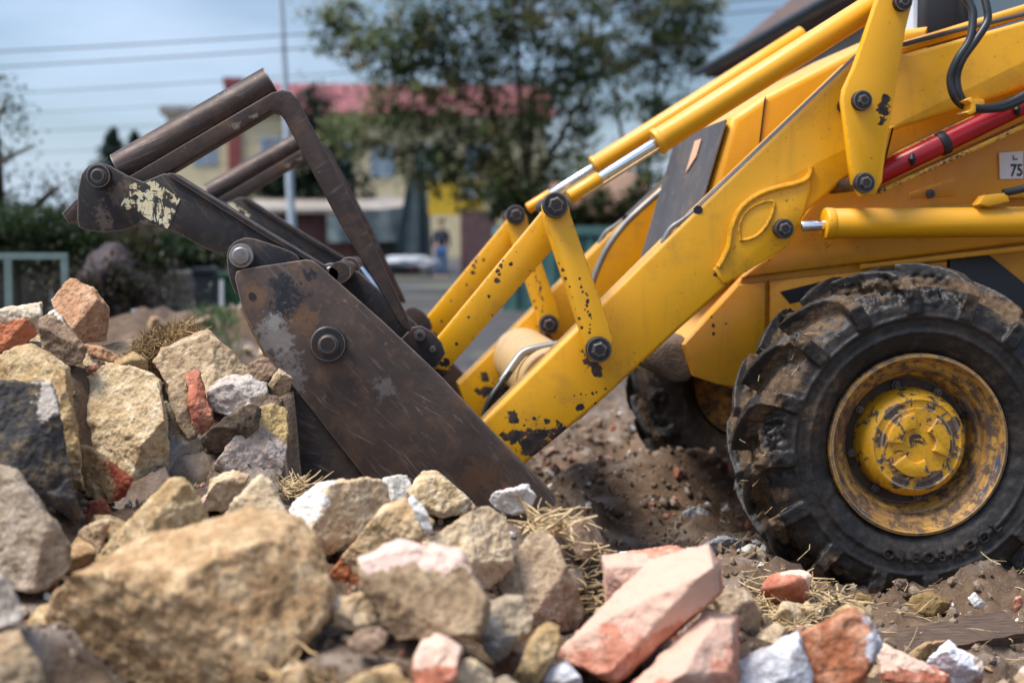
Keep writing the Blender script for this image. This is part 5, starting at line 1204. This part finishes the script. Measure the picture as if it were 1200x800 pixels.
shrub(16.0, [(170, 300, 60, 40), (215, 290, 50, 34), (130, 285, 50, 34), (255, 318, 34, 30)], 210, 30, .05, L_dark, 'dense dark green shrub below the raised hinge plate', 11)
shrub(17.5, [(70, 275, 50, 28), (20, 285, 50, 30), (110, 262, 30, 18), (-20, 270, 40, 30)], 190, 26, .05, L_brown, 'brown withered shrub behind the old window frame', 12)
shrub(12.0, [(20, 262, 60, 20), (110, 275, 60, 22), (180, 290, 50, 26), (60, 300, 60, 24), (-20, 290, 40, 30), (150, 318, 40, 18)], 300, 26, .035, L_dark, 'tangled dark green bushes in front of the board fence at the left', 17)
shrub(26.0, [(640, 250, 40, 24), (700, 245, 40, 20), (770, 235, 40, 26), (600, 235, 34, 30)], 160, 30, .08, L_dark, 'low shrubs growing behind the teal green container', 13)

# house with the red roof
YH = 72.0
def HX(px, py, Y=YH): return PX(px, py, Y)
x0, x1 = HX(196, 200).x, HX(640, 200).x; ze = HX(300, 132).z; zr = HX(300, 84).z; gH = .45
house = empty('house', ((x0 + x1) / 2, YH + 5, gH), 'cream house with a red roof and a brick chimney beyond the yard', 'house')
bm = bmesh.new(); add_box(bm, (x0, YH, gH - .3), (x1, YH + 10, ze)); bmesh.ops.recalc_face_normals(bm, faces=bm.faces); finish(bm, 'wall', M_cream, house, smooth=0)
bm = bmesh.new(); e_ = .5
xr = HX(296, 100).x
A = [Vector((xr - e_, YH - e_, ze)), Vector((xr - e_, YH + 10 + e_, ze)), Vector((xr - e_, YH + 5, zr))]; B = [v + Vector((x1 + e_ - xr + e_, 0, 0)) for v in A]
add_prism(bm, A, B); bmesh.ops.recalc_face_normals(bm, faces=bm.faces); roof = finish(bm, 'roof', M_redroof, house, smooth=0)
bm = bmesh.new(); add_box(bm, (x0 - .3, YH - .3, ze - .1), (xr - e_, YH + 10, ze + .25)); bmesh.ops.recalc_face_normals(bm, faces=bm.faces); finish(bm, 'flat_roof', M_roofg, house, smooth=0)
q = HX(270, 100); bm = bmesh.new(); add_box(bm, (q.x - .4, YH + 1, ze - 1), (q.x + .4, YH + 1.8, HX(270, 97).z)); add_box(bm, (q.x - .48, YH + .92, HX(270, 97).z), (q.x + .48, YH + 1.88, HX(270, 88).z)); bmesh.ops.recalc_face_normals(bm, faces=bm.faces); finish(bm, 'chimney', M_chim, roof, smooth=0)
q = HX(275, 170); bm = bmesh.new(); add_box(bm, (q.x - .3, YH - .25, gH), (q.x + .3, YH - .002, ze)); bmesh.ops.recalc_face_normals(bm, faces=bm.faces); finish(bm, 'wall_pillar', M_chim, house, smooth=0)
for x, y in ((240, 175), (398, 188), (448, 188), (320, 180), (500, 188), (560, 188), (398, 250), (448, 250)):
    q = HX(x, y); bm = bmesh.new(); add_box(bm, (q.x - .62, YH - .06, q.z - .8), (q.x + .62, YH - .003, q.z + .8)); bmesh.ops.recalc_face_normals(bm, faces=bm.faces); wf = finish(bm, 'window', M_winfr, house, smooth=0)
    for sx in (-.3, .3):
        bm = bmesh.new(); add_box(bm, (q.x + sx - .26, YH - .08, q.z - .7), (q.x + sx + .26, YH - .064, q.z + .7)); bmesh.ops.recalc_face_normals(bm, faces=bm.faces); finish(bm, 'pane', M_pane, wf, smooth=0)
# low shed with tarpaulins
YS = 46.0
def SX(px, py): return PX(px, py, YS)
g_ = gz(0, YS)
sh = empty('shed', (SX(400, 300).x, YS + 1.5, g_), 'low brick shed with a grey tin roof before the cream house', 'shed')
xa, xb = SX(300, 250).x, SX(492, 250).x; zt = SX(400, 248).z
bm = bmesh.new(); add_box(bm, (xa, YS, g_ - .3), (xb, YS + 3, zt)); bmesh.ops.recalc_face_normals(bm, faces=bm.faces); finish(bm, 'wall', M_brickw, sh, smooth=0)
A = [Vector((xa - .3, YS - .4, zt - .05)), Vector((xa - .3, YS + 3.2, zt + .42)), Vector((xa - .3, YS + 3.2, zt + .52)), Vector((xa - .3, YS - .4, zt + .07))]
bm = bmesh.new(); add_prism(bm, A, [v + Vector((xb - xa + .4, 0, 0)) for v in A]); bmesh.ops.recalc_face_normals(bm, faces=bm.faces); finish(bm, 'roof', M_roofg, sh, smooth=0)
bm = bmesh.new(); q = SX(448, 290); add_box(bm, (q.x - .8, YS - .03, g_), (q.x + .8, YS - .003, g_ + 1.0)); bmesh.ops.recalc_face_normals(bm, faces=bm.faces); finish(bm, 'doorway', M_black, sh, smooth=0)
def cloth(name, pts4, Y, nx, nz, amp, mat, label, cat, seed, tilt=0.0, group=None):
    rnd = random.Random(seed); tl, tr, br_, bl = [Vector((p[0], p[1], 0)) for p in pts4]; bm = bmesh.new(); G = []
    for j in range(nz + 1):
        row = []
        for i in range(nx + 1):
            u, v = i / nx, j / nz; p = (tl.lerp(tr, u)).lerp(bl.lerp(br_, u), v); P = PX(p.x, p.y, Y)
            P.y += amp * (math.sin(u * nx * .9 + seed) * (.4 + v) + noise.noise(Vector((u * 5, v * 3, seed)))) + tilt * (1 - v)
            row.append(bm.verts.new(P))
        G.append(row)
    for j in range(nz):
        for i in range(nx): bm.faces.new((G[j][i], G[j][i + 1], G[j + 1][i + 1], G[j + 1][i]))
    r = bmesh.ops.solidify(bm, geom=bm.faces[:], thickness=.012)
    bmesh.ops.recalc_face_normals(bm, faces=bm.faces)
    return tag(finish(bm, name, mat, None), label, cat, group)
cloth('tarpaulin', [(382, 252), (486, 240), (500, 282), (384, 284)], YS - .9, 26, 6, .06, M_tarp, 'blue grey tarpaulin hanging along the front of the tin roofed shed', 'tarpaulin', 2, .35)
cloth('tarpaulin', [(478, 206), (498, 200), (508, 308), (462, 300)], YS - 1.4, 12, 10, .07, M_tarp, 'tall blue grey tarpaulin peaked beside the yellow canopy', 'tarpaulin', 5)
# white heap, canopy, boards, person
def lump(name, px, py, Y, rx, ry, rz, mat, label, cat, seed=1, rough=.25):
    c = PX(px, py, Y); bm = bmesh.new(); bmesh.ops.create_icosphere(bm, subdivisions=4, radius=1)
    for v in bm.verts:
        d = 1 + rough * noise.fractal(v.co * 1.7 + Vector((seed * 3.1, 0, 0)), 1, 2, 4); v.co = Vector((v.co.x * rx * d, v.co.y * ry * d, max(-.35, v.co.z) * rz * d)) + c
    return tag(finish(bm, name, mat, None, smooth=180), label, cat)
lump('sand_bag', 480, 308, 42, .85, .5, .22, mat_simple('white_sacking', (.36, .37, .40), .8, 0, .1, 4), 'whitish sack lying flat on the yard in front of the shed', 'sack', 3)
YY = 44.0
cn = empty('canopy', PX(535, 310, YY), 'yellow canopy with a small window on posts beyond the tall tarpaulin', 'canopy')
bm = bmesh.new(); a, b = PX(502, 212, YY), PX(566, 252, YY); add_box(bm, (a.x, YY, b.z), (b.x, YY + .06, a.z)); add_box(bm, (a.x, YY + .06, a.z - .05), (b.x, YY + 1.2, a.z)); bmesh.ops.recalc_face_normals(bm, faces=bm.faces); finish(bm, 'canopy_panel', M_yelboard, cn, smooth=0)
for x in (503, 565): tube('post', [Vector((PX(x, 300, YY).x, YY + .03, gz(0, YY) - .2)), Vector((PX(x, 300, YY).x, YY + .03, PX(x, 252, YY).z))], .04, M_gutter, cn, 8)
a, b = PX(540, 218, YY), PX(558, 234, YY); bm = bmesh.new(); add_box(bm, (a.x, YY - .02, b.z), (b.x, YY - .003, a.z)); bmesh.ops.recalc_face_normals(bm, faces=bm.faces); finish(bm, 'window', M_winfr, cn, smooth=0)
a, b = PX(540, 246, YY - 1), PX(582, 312, YY - 1); bm = bmesh.new(); add_box(bm, (a.x, YY - 1, gz(0, YY) - .1), (b.x, YY - .4, a.z)); bmesh.ops.recalc_face_normals(bm, faces=bm.faces); bmesh.ops.bevel(bm, geom=bm.edges[:], offset=.03, segments=1, affect='EDGES')
lk = finish(bm, 'cupboard', M_gate, None, smooth=0); tag(lk, 'tall brown cupboard standing on the yard under the yellow canopy', 'cupboard')
# person, far off and small
pb = PX(517, 300, YY - 1.2); pb.z = gz(pb.x, pb.y); H = 1.74
def skin_body(name, verts, edges, rad, mat, parent):
    me = bpy.data.meshes.new('t'); me.from_pydata([tuple(v) for v in verts], edges, [])
    o = bpy.data.objects.new('t', me); COL.objects.link(o)
    sk = o.modifiers.new('s', 'SKIN'); sk.use_smooth_shade = True
    for i, r in enumerate(rad): me.skin_vertices[0].data[i].radius = (r, r)
    me.skin_vertices[0].data[0].use_root = True
    ss = o.modifiers.new('ss', 'SUBSURF'); ss.levels = 2; ss.render_levels = 2
    m2 = bpy.data.meshes.new_from_object(o.evaluated_get(bpy.context.evaluated_depsgraph_get())); bpy.data.objects.remove(o)
    b = bmesh.new(); b.from_mesh(m2); bpy.data.meshes.remove(m2); return finish(b, name, mat, parent, smooth=180)
def V3(x, y, z): return pb + Vector((x, y, z))
per = skin_body('person', [V3(0, 0, .92), V3(0, 0, 1.12), V3(0, 0, 1.38), V3(0, 0, 1.48), V3(0, -.02, 1.58), V3(0, -.02, 1.70), V3(-.17, 0, 1.4), V3(-.23, 0, 1.15), V3(-.22, -.06, .92), V3(-.22, -.07, .84), V3(.17, 0, 1.4), V3(.23, 0, 1.15), V3(.22, -.06, .92), V3(.22, -.07, .84), V3(-.09, 0, .86), V3(-.1, -.01, .48), V3(-.1, .02, .08), V3(-.1, -.1, .03), V3(.09, 0, .86), V3(.1, -.01, .48), V3(.1, .02, .08), V3(.1, -.1, .03)],
    [(0, 1), (1, 2), (2, 3), (3, 4), (4, 5), (2, 6), (6, 7), (7, 8), (8, 9), (2, 10), (10, 11), (11, 12), (12, 13), (0, 14), (14, 15), (15, 16), (16, 17), (0, 18), (18, 19), (19, 20), (20, 21)],
    [.13, .125, .14, .055, .085, .075, .06, .046, .036, .03, .06, .046, .036, .03, .09, .062, .045, .035, .09, .062, .045, .035], M_skin, None)
tag(per, 'person in a dark jacket and blue jeans standing under the yellow canopy', 'person')
skin_body('jacket', [V3(0, 0, .9), V3(0, 0, 1.12), V3(0, 0, 1.38), V3(0, 0, 1.46), V3(-.17, 0, 1.4), V3(-.23, 0, 1.15), V3(-.225, -.05, .95), V3(.17, 0, 1.4), V3(.23, 0, 1.15), V3(.225, -.05, .95)], [(0, 1), (1, 2), (2, 3), (2, 4), (4, 5), (5, 6), (2, 7), (7, 8), (8, 9)], [.15, .15, .165, .075, .075, .06, .05, .075, .06, .05], M_navy, per)
skin_body('jeans', [V3(0, 0, .94), V3(-.09, 0, .86), V3(-.1, -.01, .48), V3(-.1, .02, .1), V3(.09, 0, .86), V3(.1, -.01, .48), V3(.1, .02, .1)], [(0, 1), (1, 2), (2, 3), (0, 4), (4, 5), (5, 6)], [.145, .105, .078, .062, .105, .078, .062], M_jean, per)
bm = bmesh.new(); bmesh.ops.create_icosphere(bm, subdivisions=3, radius=.098)
for v in bm.verts: v.co = v.co + V3(0, .015, 1.70)
bmesh.ops.delete(bm, geom=[v for v in bm.verts if v.co.z < pb.z + 1.67 and v.co.y < pb.y - .01], context='VERTS'); finish(bm, 'hair', M_hair, per, smooth=180)

# teal container with ribs, rubble behind it
YK = 22.0
a, b = PX(588, 268, YK), PX(742, 370, YK)
kt = empty('skip_container', ((a.x + b.x) / 2, YK + .6, gz(a.x, YK)), 'teal green ribbed metal container behind the raised loader levers', 'container')
zb = gz(a.x, YK) - .05
bm = bmesh.new(); add_box(bm, (a.x, YK, zb), (b.x + 1.2, YK + 1.3, a.z)); bmesh.ops.recalc_face_normals(bm, faces=bm.faces); finish(bm, 'container_body', M_teal, kt, smooth=0)
k = 0
xx = a.x + .12
while xx < b.x + 1.1:
    bm = bmesh.new(); add_box(bm, (xx, YK - .07, zb + .02), (xx + .1, YK - .002, a.z - .12)); bmesh.ops.recalc_face_normals(bm, faces=bm.faces); finish(bm, 'rib', M_teal, kt, smooth=0); xx += .3
bm = bmesh.new(); add_box(bm, (a.x - .05, YK - .1, a.z - .1), (b.x + 1.25, YK + 1.36, a.z + .04)); bmesh.ops.recalc_face_normals(bm, faces=bm.faces); finish(bm, 'rim', M_teal, kt, smooth=0)
M_heap = mat_simple('brown_rubble', (.20, .125, .085), .95, 0, .45, 1.6, .8)
lump('rubble_pile', 712, 262, 27, 1.1, .9, .75, M_heap, 'brown rubble pile rising behind the teal green container', 'rubble pile', 7, .5)
lump('rubble_pile', 352, 362, 11, .2, .2, .08, M_heap, 'low earth lump at the edge of the grey yard', 'rubble pile', 9, .5)

# left side: bins, blocks, sheets, window frame
def gbox(name, pxa, pxb, top, Y, dep, mat, label, cat, rotz=0, parts=None):
    a, b = PX(pxa, top, Y), PX(pxb, top, Y); z0 = min(gz(a.x, Y), gz(b.x, Y)) - .02
    root = empty(name, ((a.x + b.x) / 2, Y + dep / 2, z0), label, cat); return root, a.x, b.x, z0, a.z
r_, xa, xb, z0, z1 = gbox('wheelie_bin', 226, 252, 314, 13.0, .34, M_bin_d, 'dark grey bin with a sloping lid beside the stacked grey blocks', 'bin')
def taper(bm, x0, x1, y0, y1, z0, z1, k):
    vs = add_box(bm, (x0, y0, z0), (x1, y1, z1)); cx_, cy_ = (x0 + x1) / 2, (y0 + y1) / 2
    for v in vs:
        if abs(v.co.z - z0) < 1e-6: v.co.x = cx_ + (v.co.x - cx_) * k; v.co.y = cy_ + (v.co.y - cy_) * k
for root, xa, xb, z0, z1, mt, wh in ((r_, xa, xb, z0, z1, M_bin_d, False),):
    pass
def bin_parts(root, xa, xb, Y, dep, z0, z1, mt):
    bm = bmesh.new(); taper(bm, xa, xb, Y, Y + dep, z0 + .03, z1 - .05, .85); bmesh.ops.recalc_face_normals(bm, faces=bm.faces); bmesh.ops.bevel(bm, geom=bm.edges[:], offset=.015, segments=2, affect='EDGES'); finish(bm, 'bin_body', mt, root)
    bm = bmesh.new(); add_box(bm, (xa - .015, Y - .02, z1 - .048), (xb + .015, Y + dep + .02, z1)); bmesh.ops.recalc_face_normals(bm, faces=bm.faces); bmesh.ops.bevel(bm, geom=bm.edges[:], offset=.015, segments=2, affect='EDGES'); finish(bm, 'lid', mt, root)
    for sx in (xa + .03, xb - .05):
        c_ = Vector((sx, Y + dep, z0 + .06)); bm = bmesh.new(); add_tube(bm, [c_, c_ + Vector((.025, 0, 0))], .06, 14); bmesh.ops.recalc_face_normals(bm, faces=bm.faces); finish(bm, 'wheel', M_black, root)
bin_parts(r_, xa, xb, 13.0, .34, z0, z1, M_bin_d)
r2, xa, xb, z0, z1 = gbox('wheelie_bin', 250, 286, 320, 13.6, .36, M_bin_g, 'green bin with a white label half hidden behind the bucket plate', 'bin')
bin_parts(r2, xa, xb, 13.6, .36, z0, z1, M_bin_g)
a, b = PX(249, 328, 13.56), PX(262, 360, 13.56); bm = bmesh.new(); add_box(bm, (a.x, 13.55, b.z), (b.x, 13.575, a.z)); bmesh.ops.recalc_face_normals(bm, faces=bm.faces); finish(bm, 'label_plate', M_white, r2, smooth=0)
a = PX(198, 318, 12.4); b = PX(224, 366, 12.4)
for k in range(4):
    z = b.z + (a.z - b.z) * k / 4; j = .012 * ((k * 7) % 3 - 1)
    bm = bmesh.new(); add_box(bm, (a.x + j, 12.4, z + .002), (b.x + j, 12.6, z + (a.z - b.z) / 4 - .002)); bmesh.ops.recalc_face_normals(bm, faces=bm.faces); bmesh.ops.bevel(bm, geom=bm.edges[:], offset=.008, segments=1, affect='EDGES')
    tag(finish(bm, 'concrete_block', M_block, None, smooth=0), ['lowest grey block of the stack beside the dark bin', 'second grey block from the bottom of the stack beside the dark bin', 'second grey block from the top of the stack beside the dark bin', 'topmost grey block of the stack beside the dark bin'][k], 'block', 'stacked grey blocks')
# shed wall of old boards along the left edge, behind the junk
YW = 14.0
wl_ = empty('board_fence', (PX(60, 300, YW).x, YW, 0), 'fence of dark old boards along the left edge of the yard', 'fence')
x = PX(-160, 300, YW).x; rnd = random.Random(4)
while x < PX(196, 300, YW).x:
    w_ = rnd.uniform(.14, .2); h_ = PX(0, rnd.uniform(246, 262), YW).z
    bm = bmesh.new(); add_box(bm, (x, YW, -.1), (x + w_ - .012, YW + .03, h_), Matrix.Rotation(rnd.uniform(-.02, .02), 3, 'Y'), (x, YW, 0)); bmesh.ops.recalc_face_normals(bm, faces=bm.faces); finish(bm, 'board', M_dwood, wl_, smooth=0); x += w_
YV = 7.6
wf = empty('window_sash', PX(38, 380, YV), 'old pale green window sash leaning upright behind the stones at the left', 'window')
a, b = PX(-46, 296, YV), PX(81, 410, YV)
for n_, lo, hi in (('frame_rail', (a.x, YV, a.z - .035), (b.x, YV + .035, a.z)), ('frame_rail', (a.x, YV, b.z), (b.x, YV + .035, b.z + .04)), ('frame_stile', (b.x - .035, YV + .001, b.z + .04), (b.x, YV + .034, a.z - .035)), ('frame_stile', (PX(4, 300, YV).x, YV + .001, b.z + .04), (PX(13, 300, YV).x, YV + .034, a.z - .035)), ('frame_stile', (a.x, YV + .001, b.z + .04), (a.x + .035, YV + .034, a.z - .035))):
    box(n_, lo, hi, M_wframe, wf)
gl = NT('old_window_glass'); gl.b.inputs['Transmission Weight'].default_value = 1.0; gl.b.inputs['IOR'].default_value = 1.08
box('glass_pane', (a.x + .035, YV + .014, b.z + .04), (b.x - .035, YV + .018, a.z - .035), gl.out((.96, .98, .97), .0), wf)
# maroon covered heap with sheets leaning on it
lump('covered_heap', 136, 372, 9.4, .30, .5, .42, M_maroon, 'heap covered with a dull maroon sheet behind the orange sandstone lump', 'heap', 12, .45)
shrub(9.0, [(108, 352, 24, 26), (165, 345, 26, 24), (85, 330, 26, 20), (140, 322, 24, 14)], 130, 22, .022, L_brown, 'dry brown brush tangled over the maroon heap', 15)
def leaning(name, pts, Y, tilt, th, mat, label, cat, group=None):
    A = [PX(x_, y_, Y) for x_, y_ in pts]; zt_ = max(v.z for v in A); zb_ = min(v.z for v in A)
    for v in A: v.y += tilt * (v.z - zb_) / (zt_ - zb_)
    bm = bmesh.new(); add_prism(bm, A, [v + Vector((0, th, 0)) for v in A]); bmesh.ops.recalc_face_normals(bm, faces=bm.faces); return tag(finish(bm, name, mat, None, smooth=0), label, cat, group)
leaning('leaning_board', [(118, 350), (136, 340), (176, 432), (150, 440)], 8.7, .3, .02, M_dwood, 'dark board leaning steeply on the maroon heap, left one', 'board', 'boards leaning on the heap')
leaning('leaning_board', [(140, 342), (158, 338), (192, 420), (172, 432)], 8.8, .3, .02, M_gate, 'brownish board leaning on the maroon heap, right of the darker board', 'board', 'boards leaning on the heap')
leaning('metal_sheet', [(148, 364), (166, 361), (190, 398), (178, 408)], 8.5, .15, .01, M_blue, 'blue grey sheet sticking up behind the dry root ball', 'sheet')
leaning('metal_sheet', [(144, 408), (166, 402), (170, 424), (146, 428)], 8.3, .1, .01, M_blue, 'small blue grey sheet low behind the orange sandstone lump', 'sheet')
cnr = empty('canister', PX(121, 316, 9.5), 'dark blue canister with an orange cap on top of the maroon heap', 'canister')
cyl_between('canister_body', PX(104, 309, 9.6), PX(138, 302, 9.6), .058, mat_simple('dark_blue_plastic', (.02, .035, .055), .4, 0, .2, 6), cnr, 24, .015)
cyl_between('cap', PX(131, 304, 9.53), PX(131, 304, 9.55) + Vector((0, .01, 0)), .022, mat_simple('orange_cap', (.34, .15, .04), .6, 0, .2, 9), cnr, 14, .002)
# lamp pole and wires
pl0, pl1 = PX(344, 250, 34), PX(326, -60, 34); pl0.z = -.1; pl0.x = PX(345, 250, 34).x
tag(tube('lamp_post', [pl0, pl0.lerp(pl1, .5), pl1], [.11, .085, .06], M_pole, None, 14), 'tall galvanised post rising behind the bucket forks', 'post')
wires = [((-60, 57), (430, 32), .028), ((-60, 80), (430, 46), .028), ((-60, 112), (430, 78), .02), ((-60, 130), (430, 108), .014), ((-60, 150), (430, 132), .016), ((-60, 172), (430, 160), .014), ((-60, 194), (430, 186), .014)]
wl_lab = ['topmost thick overhead cable crossing the sky at the left', 'second thick overhead cable from the top in the left sky', 'third overhead wire from the top, fainter than the two thick cables', 'fourth overhead wire from the top in the left sky', 'fifth overhead wire from the top in the left sky', 'sixth overhead wire, close above the bare tree twigs', 'lowest overhead wire in the left sky above the rubble']
for k, (p, q, r) in enumerate(wires):
    Yw = 30.0 + 1.5 * k; A, B = PX(p[0] - 900, p[1] + 45, Yw), PX(q[0] + 500, q[1] - 26, Yw + 2)
    path = [A.lerp(B, j / 24) - Vector((0, 0, .35 * (1 - (2 * j / 24 - 1) ** 2))) + Vector((0, 0, .22)) for j in range(25)]
    tag(tube('overhead_wire', path, r * .6, M_wire, None, 6), wl_lab[k], 'wire', 'overhead wires')
# tiled-roof building running away along the right side
E0, E1 = PX(826, 82, 17.5), PX(826, 82, 17.5); xe = E0.x; zE = E0.z
bd_ = empty('building', (xe + 2.5, 12, 0), 'building with a dark tiled roof and gutter behind the machine', 'building')
bm = bmesh.new(); add_box(bm, (xe + .45, 7.5, -.1), (xe + 5, 17.1, zE - .02)); bmesh.ops.recalc_face_normals(bm, faces=bm.faces); finish(bm, 'wall', M_wallp, bd_, smooth=0)
A = [Vector((xe, 7.2, zE)), Vector((xe + 2.8, 7.2, zE + 2.3)), Vector((xe + 5.6, 7.2, zE)), Vector((xe + 5.6, 7.2, zE - .1)), Vector((xe, 7.2, zE - .1))]
bm = bmesh.new(); add_prism(bm, A, [v + Vector((0, 10.3, 0)) for v in A]); bmesh.ops.recalc_face_normals(bm, faces=bm.faces); rf = finish(bm, 'roof', M_tile, bd_, smooth=0)
tube('gutter', [Vector((xe - .07, 7.1, zE - .03)), Vector((xe - .07, 17.6, zE - .03))], .05, M_gutter, rf, 14)
tube('downpipe', [Vector((xe + .38, 16.9, zE - .1)), Vector((xe + .38, 16.9, 0))], .045, M_gutter, bd_, 10)
